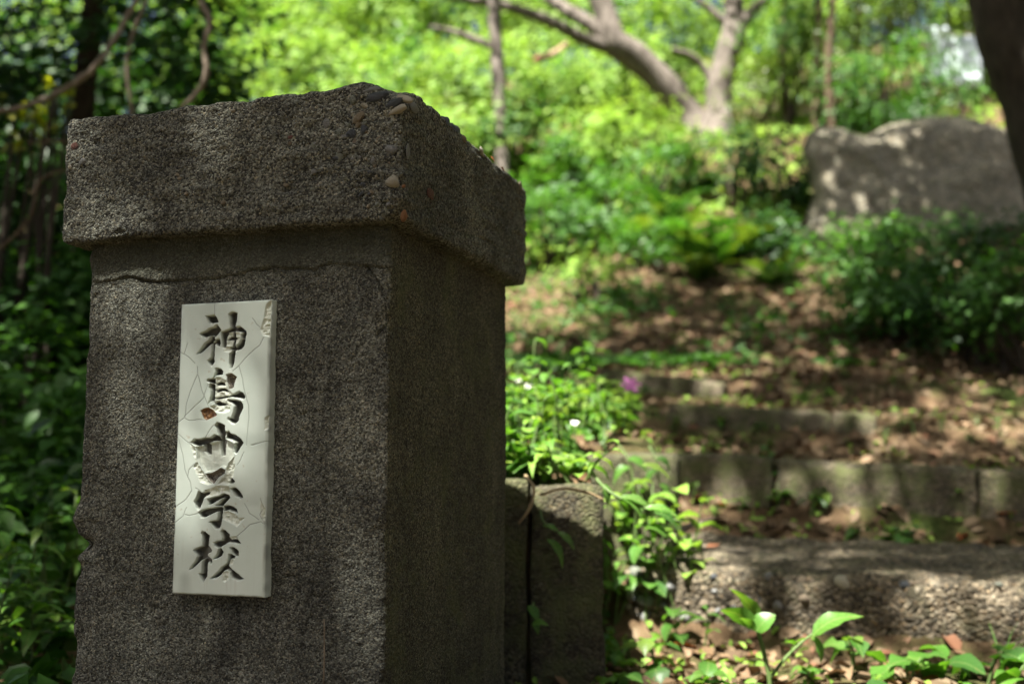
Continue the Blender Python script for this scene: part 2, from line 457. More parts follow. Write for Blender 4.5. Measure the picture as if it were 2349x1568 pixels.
PL_CHIP=[[(578,445),(651,471),(659,439),(643,395),(595,370),(475,373),(561,409),(555,423)],
[(147,514),(214,501),(229,459),(320,408),(419,374),(364,368),(272,379),(196,432),(225,448),(170,488)],
[(533,281),(593,284),(669,273),(705,261),(784,261),(697,229),(607,245),(536,254)],
[(326,352),(396,358),(465,368),(590,366),(606,355),(629,330),(538,342),(439,330),(338,326)],
[(413,738),(466,739),(539,725),(569,694),(611,679),(572,665),(601,642),(585,620),(519,612),(397,618),(350,638),(417,644),(411,709)],
[(547,81),(621,85),(624,55),(580,44),(550,51)],
[(616,197),(700,202),(706,190),(632,186)],
[(633,124),(672,124),(659,104),(620,102)],
[(474,847),(564,842),(619,832),(708,836),(642,824),(566,822),(499,826)],
[(519,893),(587,893),(676,894),(678,868),(653,851),(564,842),(519,847),(517,867)],
[(946,984),(1000,999),(1000,868),(922,876),(887,898),(928,936)],
[(957,597),(1005,607),(1004,558),(961,551)],
[(933,322),(992,293),(992,235),(938,264)],
[(-14,307),(23,296),(1,277),(-29,277)]]
PL_CRACK=[[(-2,833),(109,810),(179,790)],
[(209,777),(218,748),(268,694),(342,638)],
[(212,748),(133,688),(92,638),(84,602),(-5,579)],
[(85,598),(131,591),(335,592)],
[(78,606),(183,637),(282,665),(334,715)],
[(934,869),(892,844),(784,814),(676,776),(600,755)],
[(671,772),(714,726),(740,683),(788,637),(792,594),(785,552),(772,503)],
[(381,998),(385,956)],
[(806,938),(853,916),(887,905)],
[(410,572),(361,551),(313,529)],
[(-1,545),(81,527),(174,505)],
[(822,503),(931,513),(1007,516)],
[(50,825),(92,861)],
[(23,524),(70,475),(105,422),(169,377),(190,348),(127,322),(23,296)],
[(136,292),(98,262),(-1,238)],
[(263,274),(169,266),(121,270)],
[(205,441),(153,422),(138,396)],
[(773,307),(822,275),(927,255)],
[(702,201),(770,216),(837,238),(950,249),(986,239)],
[(932,328),(969,300),(937,271),(985,242)],
[(837,502),(928,513),(997,516)],
[(746,480),(714,454),(675,436)],
[(230,359),(291,348)]]

# ------------------------------------------------------------------ terrain
UX, UY, VX, VY = 0.956, -0.292, 0.292, 0.956       # along and across the flight of steps
_S = [-9, 2.95, 3.06, 3.6, 3.88, 3.99, 4.2, 4.96, 5.08, 5.25, 5.98, 6.12, 6.78, 6.92, 9.0, 12.5, 18, 30, 60]
_Z = [-.05, 0, .15, .205, .30, .44, .485, .58, .70, .73, .845, .96, 1.09, 1.20, 2.16, 4.4, 7.2, 12.5, 24]
_SL = [-9, 2.0, 5.0, 8.0, 12.0, 18, 30, 60]
_ZL = [-.05, 0, .25, 1.3, 3.6, 6.6, 12.0, 24]

def sstep(a, b, x):
    t = np.clip((x - a) / (b - a), 0, 1)
    return t * t * (3 - 2 * t)

def ground_z(x, y, bumps=True):
    x, y = np.asarray(x, dtype=np.float64), np.asarray(y, dtype=np.float64)
    s, u = VX * x + VY * y, UX * x + UY * y
    z = np.interp(s, _S, _Z) - 0.055 * np.clip(u + 0.5, -1.2, 2.2) * sstep(3.0, 3.8, s)
    left = 1 - sstep(-1.1, -0.7, x)
    z = z * (1 - left) + np.interp(s, _SL, _ZL) * left
    edge = np.where(y < 3.32, 0.20, 0.52)
    bed = (y > 2.50) & (x < edge) & (x > -0.75) & (y < 7)
    z = np.where(bed, np.maximum(z, 0.44 + 0.10 * (y - 2.5) + 0.02), z)
    if bumps:
        P = np.stack([x.ravel(), y.ravel(), 0 * x.ravel()], 1)
        far = np.clip((s.ravel() - 7.5) / 4, 0.0, 1) * 0.9 + 0.1
        z = z + (far * 0.16 * vnoise(P, 1.1, 5) + 0.018 * vnoise(P, 0.23, 6)).reshape(z.shape)
    return z

def gz(x, y):
    return float(ground_z(np.array([x]), np.array([y]))[0])

def on_ground(px, py, d0=2.0, d1=40.0):
    """first point of the ground seen at a picture position"""
    d = np.linspace(d0, d1, 1500)
    r = ray(px, py)
    x, z = r.x / r.y * d, EYE + r.z / r.y * d
    below = np.nonzero(z < ground_z(x, d))[0]
    i = below[0] if len(below) else len(d) - 1
    return Vector((x[i], d[i], gz(x[i], d[i])))

def graded(lo, hi, c0, c1, fine, coarse):
    out, t = [], lo
    while t < hi:
        out.append(t)
        dist = max(c0 - t, t - c1, 0)
        t += min(coarse, fine + dist * 0.09)
    out.append(hi)
    return np.array(out)

gx = graded(-45, 45, -1.2, 2.2, 0.055, 1.6)
gy = graded(-10, 62, 1.8, 7.2, 0.055, 1.6)
XX, YY = np.meshgrid(gx, gy, indexing='ij')
ZZ = ground_z(XX, YY)
i = np.arange(len(gx) - 1)[:, None] * len(gy) + np.arange(len(gy) - 1)[None, :]
quads = np.stack([i, i + len(gy), i + len(gy) + 1, i + 1], -1).reshape(-1, 4)
m, nt, bs, L = new_mat('forest soil with moss')
n1 = noise_node(nt, 14.0, 9, 0.75)
r1 = ramp(nt, [(0.25, (0.035, 0.022, 0.012)), (0.5, (0.10, 0.065, 0.036)), (0.75, (0.22, 0.15, 0.09))])
L.new(n1.outputs[0], r1.inputs[0])
n2 = noise_node(nt, 1.6, 6, 0.65)
r2 = ramp(nt, [(0.48, (0, 0, 0)), (0.62, (1, 1, 1))])
L.new(n2.outputs[0], r2.inputs[0])
rmo = ramp(nt, [(.3, (.02, .028, .008)), (.5, (.05, .07, .018)), (.7, (.10, .13, .035))])
nm = noise_node(nt, 70.0, 4, .7)
L.new(nm.outputs[0], rmo.inputs[0])
cc = mix(nt, 'MIX', r2.outputs[0], r1.outputs[0], rmo.outputs[0])
L.new(cc, bs.inputs['Base Color'])
bs.inputs['Roughness'].default_value = 0.95
bs.inputs['Specular IOR Level'].default_value = 0.1
bp = nt.nodes.new('ShaderNodeBump'); bp.inputs['Distance'].default_value = 0.03
L.new(n1.outputs[0], bp.inputs['Height']); L.new(bp.outputs[0], bs.inputs['Normal'])
M['soil'] = m
g = obj('ground', np_mesh('ground', np.stack([XX.ravel(), YY.ravel(), ZZ.ravel()], 1), quads, m))
tag(g, 'brown soil hillside rising in steps to the wooded bank', kind='structure')

# ------------------------------------------------------------------ concrete blocks: steps and planter walls
def block_mesh(name, L_, W_, H_, mat, r=0.012, cell=0.022, amp=0.006, chips=0.02, seed=0):
    """worn concrete block: x 0..L, y 0..W (front at 0), z 0..H"""
    A = np.linspace(0, L_, max(4, int(L_ / cell)))
    B = np.linspace(0, W_, max(4, int(W_ / (cell * 1.6))))
    Z = np.linspace(0, H_, max(5, int(H_ / cell)))
    V, F = box_grid(A, B, Z)
    P, N = round_box(V, (0, 0, 0), (L_, W_, H_), r)
    off = seed * 3.1
    Q = P + off
    d = amp * vnoise(Q, 0.12, 1) + amp * 0.6 * vnoise(Q, 0.04, 2) + amp * 0.35 * vnoise(Q, 0.018, 3)
    ef = np.exp(-np.abs(V[:, 2] - H_) / 0.03) * np.exp(-V[:, 1] / 0.03)
    ex = np.exp(-np.minimum(V[:, 0], L_ - V[:, 0]) / 0.03)
    c = np.maximum(0, vnoise(Q, 0.07, 4) + 0.1) * chips * np.clip(ef + ex * 0.3, 0, 1)
    P = P + N * (d - c)[:, None]
    return np_mesh(name, P, F, mat)

def step_frame(px_l, d_l, z_l, px_r, z_r):
    """left end, length and rotation of a step whose front edge runs parallel to the flight"""
    x0 = (px_l - PW / 2) / FPX * d_l / (CP)      # near enough for the small pitch
    k = (px_r - PW / 2) / FPX / CP
    # (x0 + UX t) = k (d_l + UY t)
    t = (k * d_l - x0) / (UX - k * UY)
    ux = Vector((UX * t, UY * t, z_r - z_l))
    ln = ux.length
    ux.normalize()
    vy = Vector((VX, VY, 0))
    wz = ux.cross(vy).normalized()
    R = Matrix((ux, vy, wz)).transposed()
    return Vector((x0, d_l, z_l)), ln, R

def step(name, px_l, d_l, z_l, px_r, z_r, h, depth, joints, label, mat=None, seed=0, tilt=0.0, **kw):
    p, ln, R = step_frame(px_l, d_l, z_l, px_r, z_r)
    root = empty(name, p)
    root.rotation_mode = 'XYZ'
    root.rotation_euler = R.to_euler()
    tag(root, label, 'step', 'concrete steps up the bank')
    cuts = [0.0]
    for j in joints:
        k = (j - PW / 2) / FPX / CP
        cuts.append((k * d_l - p.x) / (UX - k * UY))
    cuts.append(ln)
    for q in range(len(cuts) - 1):
        a, b = cuts[q] + (0.003 if q else 0), cuts[q + 1] - 0.003
        me = block_mesh('concrete_block', b - a, depth, h, mat or M['step'], seed=seed + q, **kw)
        o = obj('concrete_block', me, root, (a, RNG.uniform(-.006, .006), -h + RNG.uniform(-.006, .003)), (tilt, RNG.uniform(-.009, .009), RNG.uniform(-.016, .016)))
    return root, ln, R, p

M['aggregate'] = concrete_mat('rough aggregate concrete', 0.011, (0.105, 0.086, 0.06), 0.5, 0.8, 0.012, 0.35)[0]
step1, len1, R1, P1 = step('aggregate_step', 1440, 3.03, .205, 2560, .20, .30, .70, [], 'lowest step with pebbles showing all over its broken front', M['aggregate'], 1, r=0.03, cell=0.016, amp=0.012, chips=0.035, tilt=0.065)
step('concrete_step', 1520, 3.93, .535, 2600, .46, .34, .22, [1768, 2232], 'second step up, made of long blocks split by two upright joints', seed=4, r=.008, chips=0.036)
step('concrete_step', 1525, 5.02, .785, 2010, .725, .30, .22, [1905], 'third step up, a short block with a bright worn edge', seed=8, chips=0.03)
step('concrete_step', 1375, 6.0, 1.04, 1665, .935, .30, .22, [], 'fourth step up, mossy and half buried in dead leaves', seed=12)
step('concrete_step', 1235, 7.0, 1.24, 1420, 1.18, .26, .2, [], 'highest step, a dark strip almost lost under leaves', seed=15)

# planter wall behind the post: one thing, slabs as parts
wall = empty('planter_wall', (-0.62, 2.42, 0))
tag(wall, 'low dark concrete wall behind the post holding up the weeds', 'wall')
for a, b, h, q in ((0.0, 0.657, 0.475, 20), (0.664, 0.842, 0.466, 21)):
    obj('wall_slab', block_mesh('wall_slab', b - a, 0.13, h + 0.1, M['wall'], seed=q, r=.006, amp=0.004, chips=0.02), wall, (a, 0.0, -0.1))
wall2 = obj('planter_wall', block_mesh('planter_wall', 0.34, 0.16, 0.75, M['wall'], seed=25, r=.008, amp=0.006, chips=0.03), None, (0.20, 3.29, -0.215), (0, 0, -0.2))
tag(wall2, 'short dark block wall standing between the weeds and the second step', 'wall')
ret = obj('planter_wall', block_mesh('planter_wall', 0.90, 0.12, 0.55, M['wall'], seed=27, amp=0.009), None, (0.222, 2.56, -0.1), (0, 0, math.pi / 2 - 0.06))
tag(ret, 'dark side wall running back from the low wall to the steps', 'wall')

# pebbles
def pebble_mesh(name, mat, seed, seg=8, rings=6):
    V, F = [], []
    for r in range(rings + 1):
        t = math.pi * r / rings
        for s in range(seg):
            f = 2 * math.pi * s / seg
            V.append((math.sin(t) * math.cos(f), math.sin(t) * math.sin(f), math.cos(t)))
    for r in range(rings):
        for s in range(seg):
            a, b = r * seg + s, r * seg + (s + 1) % seg
            F.append((a, b, b + seg, a + seg))
    V = np.array(V)
    V = V * (1 + 0.26 * vnoise(V, 0.9, seed) + 0.12 * vnoise(V, 0.4, seed + 9))[:, None] * 0.5
    F = np.array(F)
    # weld the poles so that the pebble is closed
    F[F < seg] = 0
    F[F >= rings * seg] = rings * seg
    T1, T2 = F[:, [0, 1, 2]], F[:, [0, 2, 3]]
    T = np.vstack([T1, T2])
    T = T[(T[:, 0] != T[:, 1]) & (T[:, 1] != T[:, 2]) & (T[:, 0] != T[:, 2])]
    used = np.unique(T)
    remap = -np.ones(len(V), int); remap[used] = np.arange(len(used))
    return np_mesh(name, V[used], remap[T], mat)

PEB = {k: [pebble_mesh('pebble', M['peb_' + k], 30 + 7 * j + len(k), 14, 10) for j in range(3)] for k in ('slate', 'grey', 'green', 'tan', 'cream', 'red', 'rust', 'brown')}
PEBLO = {k: [pebble_mesh('pebble', M['peb_' + k], 50 + 7 * j + len(k), 6, 4) for j in range(2)] for k in ('slate', 'grey', 'green', 'tan', 'cream', 'brown', 'rust')}

# pebbles in the front of the lowest step: the larger ones as parts, the rest joined
rr = random.Random(5)
for q in range(190):
    k = rr.choices(['brown', 'grey', 'slate', 'tan', 'green', 'cream'], [5, 4, 3, 2.5, 1, 1])[0]
    s = rr.uniform(.018, .042) if q < 150 else rr.uniform(.04, .06)
    x = rr.uniform(0.0, min(len1, 1.45)); z = -rr.random() ** 0.9 * 0.235 - 0.012
    o = obj('pebble', rr.choice(PEBLO[k]), step1, (x, -.002 - rr.random() * .012, z), (rr.uniform(-.4, .4), rr.uniform(-.5, .5), rr.uniform(0, 3)), (s, s * rr.uniform(.55, .8), s * rr.uniform(.5, .8)))
for q in range(34):                                    # the broken left end of the step
    k = rr.choices(['brown', 'grey', 'tan', 'cream'], [3, 3, 2, 3])[0]
    s = rr.uniform(.02, .045)
    obj('pebble', rr.choice(PEBLO[k]), step1, (-.004 + rr.uniform(-.012, .05), rr.uniform(-.01, .05), -rr.random() * .2 + .005), (rr.uniform(-.4, .4), rr.uniform(-.5, .5), rr.uniform(0, 3)), (s, s * .75, s * rr.uniform(.6, .8)))
Vs, Fs, n = [], [], 0
base = np.array([v.co[:] for v in PEBLO['brown'][0].vertices]); bf = np.array([p.vertices[:] for p in PEBLO['brown'][0].polygons])
for q in range(900):
    s = rr.uniform(.008, .02)
    c = np.array([rr.uniform(0, len1), -.004 - rr.random() * .008, -rr.random() * .26 - .005])
    Vs.append(base * np.array([s, s * .7, s * .75]) + c); Fs.append(bf + n); n += len(base)
small = obj('gravel', np_mesh('gravel', np.concatenate(Vs), np.concatenate(Fs), M['peb_brown']), step1)
small['kind'] = 'stuff'
def step1_local(p):
    return step1.matrix_basis.inverted() @ p
bpy.context.view_layer.update()
def on_step1_front(px, py):
    r = ray(px, py); n_ = Vector((VX, VY, 0)); o0 = Vector((0, 0, EYE))
    t = (P1 - o0).dot(n_) / r.dot(n_)
    return Matrix.Translation(P1) @ R1.to_4x4(), o0 + r * t
Mx, pw = on_step1_front(1936, 1335)
lp = Mx.inverted() @ pw
wp = obj('pebble', PEB['cream'][1], step1, (lp.x, -.012, lp.z), (0.2, .1, .3), (.062, .045, .046))
wp['label'] = 'large white pebble near the top edge of the step'
for px, py, k, s in ((1790, 1385, 'grey', .06), (1845, 1372, 'brown', .07), (1560, 1440, 'cream', .032), (1620, 1420, 'brown', .05), (2075, 1340, 'slate', .05), (1990, 1465, 'grey', .04), (1690, 1395, 'slate', .05)):
    Mx, pw = on_step1_front(px, py); lp = Mx.inverted() @ pw
    obj('pebble', PEB[k][0], step1, (lp.x, -.01, lp.z), (0.2, .3, s * 20), (s, s * .6, s * .65))

# ------------------------------------------------------------------ the gate post
K = 1.3
YAW = 0.2991
PCX, PCY, PWID, PDEP, OVR = -.1429 * K, 1.1419 * K, .42 * K, .453 * K, .034
ZT, ZB = EYE + .4229 * K, EYE + .2595 * K
# post frame: x to the right along the front (0 = left edge, PWID = near corner), y into the post, z up
fx = Vector((math.cos(YAW), -math.sin(YAW), 0)); fy = Vector((math.sin(YAW), math.cos(YAW), 0))
corner = Vector((PCX, PCY, 0))
porg = corner - fx * PWID
post = empty('gate_post', porg, -YAW)
tag(post, 'tall weathered concrete gate post with a thick cap and a white nameplate', 'gate post')

def on_front(px, py, push=0.0):
    """picture position -> (x, z) on the front plane of the post, push = how far the plane stands proud"""
    r = ray(px, py); o0 = Vector((0, 0, EYE))
    t = (porg - fy * push - o0).dot(fy) / r.dot(fy)
    q = o0 + r * t - porg
    return q.dot(fx), q.z

def on_side(px, py, push=0.0):
    r = ray(px, py); o0 = Vector((0, 0, EYE))
    t = (corner + fx * push - o0).dot(fx) / r.dot(fx)
    q = o0 + r * t - porg
    return q.dot(fy), q.z

def seg_dist(X, Z, pts):
    d = np.full(X.shape, 9.0)
    for (x0, z0), (x1, z1) in zip(pts[:-1], pts[1:]):
        vx, vz = x1 - x0, z1 - z0
        t = np.clip(((X - x0) * vx + (Z - z0) * vz) / (vx * vx + vz * vz + 1e-12), 0, 1)
        d = np.minimum(d, np.hypot(X - x0 - t * vx, Z - z0 - t * vz))
    return d

# shaft
def fine(lo, hi, a, b, f, c):
    """coordinates from lo to hi, step f between a and b and step c elsewhere"""
    out = []
    for p, q, s in ((lo, a, c), (a, b, f), (b, hi, c)):
        if q - p > 1e-6: out.append(np.linspace(p, q, max(2, int(round((q - p) / s)) + 1)))
    return np.unique(np.round(np.concatenate(out), 6))
A = np.linspace(0, PWID, 300)
B = fine(0, PDEP, 0, .12, .0026, .006)
Z = fine(-.15, ZB + .004, .10, ZB + .004, .0019, .012)
V, F = box_grid(A, B, Z, False)
P, N = round_box(V, (0, 0, -.3), (PWID, PDEP, ZB + .3), 0.007)
front = np.clip(-N[:, 1], 0, 1); side = np.clip(N[:, 0], 0, 1)
d = 0.0022 * vnoise(P, 0.11, 1) + 0.0012 * vnoise(P, 0.035, 2)
grain = 0.0006 * vnoise(P, 0.0085, 3) + 0.0011 * vnoise(P, 0.0040, 4)
d += grain * (front * 1.0 + side * 0.55 + 0.4)
# pits
d -= 0.006 * np.maximum(0, vnoise(P, 0.011, 8) - 0.62)
ce = np.hypot(PWID - V[:, 0], V[:, 1])
le = np.hypot(V[:, 0], V[:, 1])
d -= np.maximum(0, vnoise(P, 0.035, 5) - 0.15) * 0.016 * np.exp(-ce / 0.012)
d -= np.maximum(0, vnoise(P, 0.03, 6) - 0.05) * 0.02 * np.exp(-le / 0.016)
# notch in the left edge
nx, nz = on_front(192, 1252)
d -= 0.022 * np.exp(-((V[:, 2] - nz) / 0.011) ** 2 - (le / 0.03) ** 2)
d += 0.010 * np.exp(-((V[:, 2] - nz - .045) / 0.018) ** 2 - (le / 0.02) ** 2)
# long crack under the cap and the spalled edge beside it
X, ZZf = V[:, 0], V[:, 2]
cr = [on_front(*p) for p in ((190, 645), (235, 652), (300, 640), (360, 648), (420, 645), (500, 640), (545, 634), (580, 618), (640, 617), (690, 615), (720, 622), (760, 606), (820, 612), (885, 616))]
wob = 0.0035 * vnoise(P, 0.02, 12)
dc = seg_dist(X, ZZf + wob, cr)
d -= front * 0.0055 * np.clip(.55 + .9 * vnoise(P, .05, 13), .1, 1) * np.exp(-(dc / 0.0013) ** 2)
zc = np.interp(X, [p[0] for p in cr], [p[1] for p in cr])
smooth_band = sstep(0.0, 0.02, ZZf - zc) * front
d += front * 0.0035 * sstep(-.004, .004, ZZf - zc)
sp = [on_front(*p) for p in ((842, 612), (868, 650), (884, 690), (886, 742), (862, 768))]
d -= front * 0.006 * np.exp(-(seg_dist(X, ZZf, sp) / 0.0016) ** 2)
# bedding round the nameplate: a shallow trowelled hollow and rough mortar at its foot
pl = [on_front(*p) for p in ((418, 703), (627, 695), (608, 1366), (398, 1362))]
for px_, py_, rad, amp in ((370, 1400, .035, -.004), (650, 1330, .03, -.005), (500, 1385, .03, -.005), (690, 1250, .03, -.003), (690, 945, .012, -.004), (655, 1050, .05, -.003), (300, 1060, .012, -.004)):
    qx, qz = on_front(px_, py_)
    d += front * amp * np.exp(-((X - qx) ** 2 + (ZZf - qz) ** 2) / rad ** 2) * (1 + .8 * vnoise(P, .012, 14))
inpl = (X > pl[3][0] + .012) & (X < pl[1][0] - .012) & (ZZf > pl[2][1] + .012) & (ZZf < pl[1][1] - .012) & (front > .9)
d = np.where(inpl, -.02, d)
V2 = P + N * d[:, None]
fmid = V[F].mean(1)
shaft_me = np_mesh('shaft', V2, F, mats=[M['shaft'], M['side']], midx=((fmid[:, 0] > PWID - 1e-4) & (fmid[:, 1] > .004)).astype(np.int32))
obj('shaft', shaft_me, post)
# smoother plaster above the long crack: green damp, with the cap's shade painted in
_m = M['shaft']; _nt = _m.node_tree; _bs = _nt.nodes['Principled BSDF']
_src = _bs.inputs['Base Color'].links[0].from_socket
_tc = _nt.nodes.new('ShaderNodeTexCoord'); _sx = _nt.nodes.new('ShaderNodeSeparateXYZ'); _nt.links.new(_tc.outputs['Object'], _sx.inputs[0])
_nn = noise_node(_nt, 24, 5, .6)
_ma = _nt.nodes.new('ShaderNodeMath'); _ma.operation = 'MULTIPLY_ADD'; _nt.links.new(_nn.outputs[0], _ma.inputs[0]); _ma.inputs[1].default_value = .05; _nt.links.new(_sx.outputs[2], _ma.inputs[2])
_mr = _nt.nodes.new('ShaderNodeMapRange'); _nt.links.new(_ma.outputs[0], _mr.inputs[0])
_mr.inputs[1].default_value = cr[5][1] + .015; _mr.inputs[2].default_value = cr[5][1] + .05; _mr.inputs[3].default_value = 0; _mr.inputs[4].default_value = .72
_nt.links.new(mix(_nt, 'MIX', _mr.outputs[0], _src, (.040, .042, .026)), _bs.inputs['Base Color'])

# cap
x0, x1, y0, y1 = -OVR, PWID + OVR, -OVR, PDEP + OVR
A = np.linspace(x0, x1, 320)
B = fine(y0, y1, y0, .14, .0026, .006)
Z = np.linspace(ZB, ZT, 112)
V, F = box_grid(A, B, Z)
P, N = round_box(V, (x0, y0, ZB), (x1, y1, ZT), 0.010)
d = 0.0024 * vnoise(P, (0.12, 0.12, 0.03), 21) + 0.0026 * vnoise(P, (0.035, 0.035, 0.013), 22) + 0.0010 * vnoise(P, 0.011, 23) + 0.0013 * vnoise(P, 0.0044, 24)
d -= 0.009 * np.maximum(0, vnoise(P, (0.045, 0.045, 0.011), 25) - 0.58)
top_edge = np.exp(-np.abs(V[:, 2] - ZT) / 0.012) + np.exp(-np.abs(V[:, 2] - ZB) / 0.010)
d -= np.maximum(0, vnoise(P, 0.03, 26)) * 0.005 * top_edge
V2 = P + N * d[:, None]
rc = np.hypot(V2[:, 0] - x1, V2[:, 1] - y0)
wz = np.clip((V2[:, 2] - ZB) / (ZT - ZB), 0, 1) ** 1.5
V2[:, 2] -= wz * 0.022 * np.exp(-(rc / 0.034) ** 2)
V2[:, 2] += wz * 0.007 * np.exp(-((V2[:, 0] - x1 + .075) / 0.035) ** 2) * np.exp(-(V2[:, 1] / .08) ** 2)
V2[:, 0] -= wz * 0.010 * np.exp(-(rc / 0.03) ** 2)
# the near lower corner is chipped away
lowc = np.exp(-(np.hypot(V2[:, 0] - x1, V2[:, 1] - y0) / 0.022) ** 2) * np.exp(-((V2[:, 2] - ZB) / 0.02) ** 2)
V2 += lowc[:, None] * np.array([-.010, .008, .006])
cap = obj('cap', np_mesh('cap', V2, F, M['cap']), post)

def front_pebble(sx, sy, w, h, rot, kind, depth=0.5, push=OVR, out=0.15, side_face=False, bulge=None):
    """pebble set in the cap, sizes in photograph pixels (2560 wide)"""
    s = PW / 2560.0
    if side_face:
        b_, z_ = on_side(sx * s, sy * s, push)
        dist = 1.75; f = dist / FPX * s
        loc = (PWID + push, b_, z_)
        sc = (min(w, h) * f * depth, w * f * 2.2, h * f); ro = (math.radians(rot), 0, 0)
    else:
        x_, z_ = on_front(sx * s, sy * s, push)
        dist = 1.55; f = dist / FPX * s
        loc = (x_, -push + min(w, h) * f * depth * (0.5 - out) * 1.05, z_)
        sc = (w * f, min(w, h) * f * depth * 1.6, h * f); ro = (0, math.radians(-rot), 0)
    return obj('pebble', random.choice(PEB[kind]), cap, loc, ro, sc)

front_pebble(942, 242, 58, 24, 12, 'slate', out=.5)
front_pebble(925, 226, 56, 17, 4, 'grey', out=.2)
front_pebble(985, 258, 50, 20, 24, 'slate', out=.5)
front_pebble(1007, 246, 44, 20, -22, 'cream', out=.1)
front_pebble(994, 275, 50, 19, 22, 'cream', out=.4)
front_pebble(896, 294, 37, 22, 38, 'tan', out=.35)
front_pebble(881, 250, 17, 27, 0, 'green', out=.3)
front_pebble(877, 336, 28, 28, 0, 'slate', out=.2)
front_pebble(908, 324, 20, 26, -20, 'slate', out=.2)
front_pebble(977, 374, 32, 24, 0, 'grey', out=.3)
front_pebble(931, 400, 13, 26, 0, 'grey', out=.2)
front_pebble(864, 370, 13, 24, 0, 'green', out=.2)
front_pebble(886, 358, 16, 30, 0, 'brown', out=.1)
front_pebble(981, 456, 36, 32, 10, 'cream', out=.45)
front_pebble(1008, 466, 11, 9, 0, 'rust', out=.4)
front_pebble(848, 384, 34, 46, -20, 'green', out=0.0)
front_pebble(184, 369, 19, 22, 0, 'red', out=.3)
front_pebble(206, 406, 27, 25, 20, 'grey', out=.3)
front_pebble(174, 420, 12, 17, 0, 'cream', out=.4)
front_pebble(740, 258, 15, 16, 0, 'green', out=.3)
front_pebble(815, 310, 20, 27, -10, 'grey', out=.2)
front_pebble(846, 332, 17, 20, 0, 'green', out=.3)
front_pebble(581, 279, 13, 9, 0, 'tan', out=.3)
front_pebble(725, 345, 18, 12, 0, 'red', out=.1)
front_pebble(782, 365, 14, 22, 20, 'green', out=.1)
front_pebble(1008, 540, 18, 30, 0, 'rust', out=.2, push=OVR - .004)
front_pebble(1033, 270, 20, 24, 0, 'grey', side_face=True)
front_pebble(1110, 318, 22, 54, -10, 'slate', side_face=True, depth=1.1, push=OVR - .012)
front_pebble(1133, 338, 26, 52, -24, 'slate', side_face=True, depth=1.1, push=OVR - .012)
front_pebble(1158, 347, 15, 16, 0, 'tan', side_face=True)
front_pebble(1203, 380, 15, 17, -30, 'cream', side_face=True)
front_pebble(1300, 464, 15, 22, 0, 'tan', side_face=True)
front_pebble(1019, 380, 9, 30, 0, 'grey', side_face=True, depth=.4)
front_pebble(1075, 484, 19, 24, 0, 'red', side_face=True, depth=.25)

rg_ = random.Random(91)
for q in range(46):
    sx_, sy_ = 1000 - abs(rg_.gauss(0, 110)), rg_.uniform(262, 520)
    if q > 30: sx_, sy_ = rg_.uniform(190, 960), rg_.uniform(330, 560)
    s_ = rg_.uniform(7, 13)
    front_pebble(sx_, sy_, s_ * rg_.uniform(1, 1.7), s_, rg_.uniform(-50, 50), rg_.choice(['brown', 'grey', 'tan', 'green', 'slate', 'cream']), out=.25)
# nameplate: glazed white tile, the five characters cut into it, crazed and broken in the middle
PLW, PLH, PLT = .1261 * K * .985, .347 * K, 0.0145
def poly_sd(X, Y, poly):
    """signed distance (positive inside) to a polygon"""
    p = np.array(poly, dtype=np.float64)
    ins = np.zeros(X.shape, bool)
    dd = np.full(X.shape, 1e9)
    for k in range(len(p)):
        ax, ay = p[k]; bx, by = p[(k + 1) % len(p)]
        vx, vy = bx - ax, by - ay
        t = np.clip(((X - ax) * vx + (Y - ay) * vy) / (vx * vx + vy * vy + 1e-15), 0, 1)
        dd = np.minimum(dd, np.hypot(X - ax - t * vx, Y - ay - t * vy))
        hit = ((ay > Y) != (by > Y)) & (X < (bx - ax) * (Y - ay) / (by - ay + 1e-15) + ax)
        ins ^= hit
    return np.where(ins, dd, -dd)
NU, NV = 232, 620
uu, vv = np.meshgrid(np.linspace(0, PLW, NU), np.linspace(0, PLH, NV), indexing='ij')
X, Y = uu.ravel(), vv.ravel()
P3 = np.stack([X, Y, 0 * X], 1)
wx = X + 0.0006 * vnoise(P3, 0.006, 40); wy = Y + 0.0006 * vnoise(P3, 0.006, 41)
def union_sd(polys):
    out = np.full(X.shape, -1.0)
    for poly in polys:
        q = [(a / 1000 * PLW, b / 1000 * PLH) for a, b in poly]
        qx = [a for a, b in q]; qy = [b for a, b in q]
        m_ = (X > min(qx) - .006) & (X < max(qx) + .006) & (Y > min(qy) - .006) & (Y < max(qy) + .006)
        out[m_] = np.maximum(out[m_], poly_sd(wx[m_], wy[m_], q))
    return out
sd_deep, sd_break, sd_mort, sd_rust, sd_chip = map(union_sd, (PL_DEEP, PL_BREAK, PL_MORTAR, PL_RUST, PL_CHIP))
sd_deep = sd_deep + np.where(sd_deep > -.9, .0008, 0)
dep = np.zeros(X.shape)
bisq = np.zeros(X.shape); mort = np.zeros(X.shape); rust = np.zeros(X.shape); groove_shade = np.zeros(X.shape)
facet = np.abs(vnoise(P3, 0.009, 42)) + 0.6 * np.abs(vnoise(P3, 0.0045, 43))
dep = np.maximum(dep, np.clip(sd_chip * 1.1, 0, .0035) * (0.35 + 1.3 * facet)); bisq = np.maximum(bisq, .75 * sstep(0.0003, .0012, sd_chip))
dep = np.maximum(dep, np.clip(sd_break * 2.2, 0, .0062) * (1 + .12 * facet))
dep = np.maximum(dep, np.clip(sd_mort * 3.0, 0, .0105) + np.where(sd_mort > 0, .0016 * vnoise(P3, .0035, 44), 0)); mort = sstep(0, .0008, sd_mort)
dep = np.maximum(dep, np.clip(sd_rust * 2.4, 0, .006) + np.where(sd_rust > 0, .002 * vnoise(P3, .005, 45), 0)); rust = sstep(0, .0008, sd_rust)
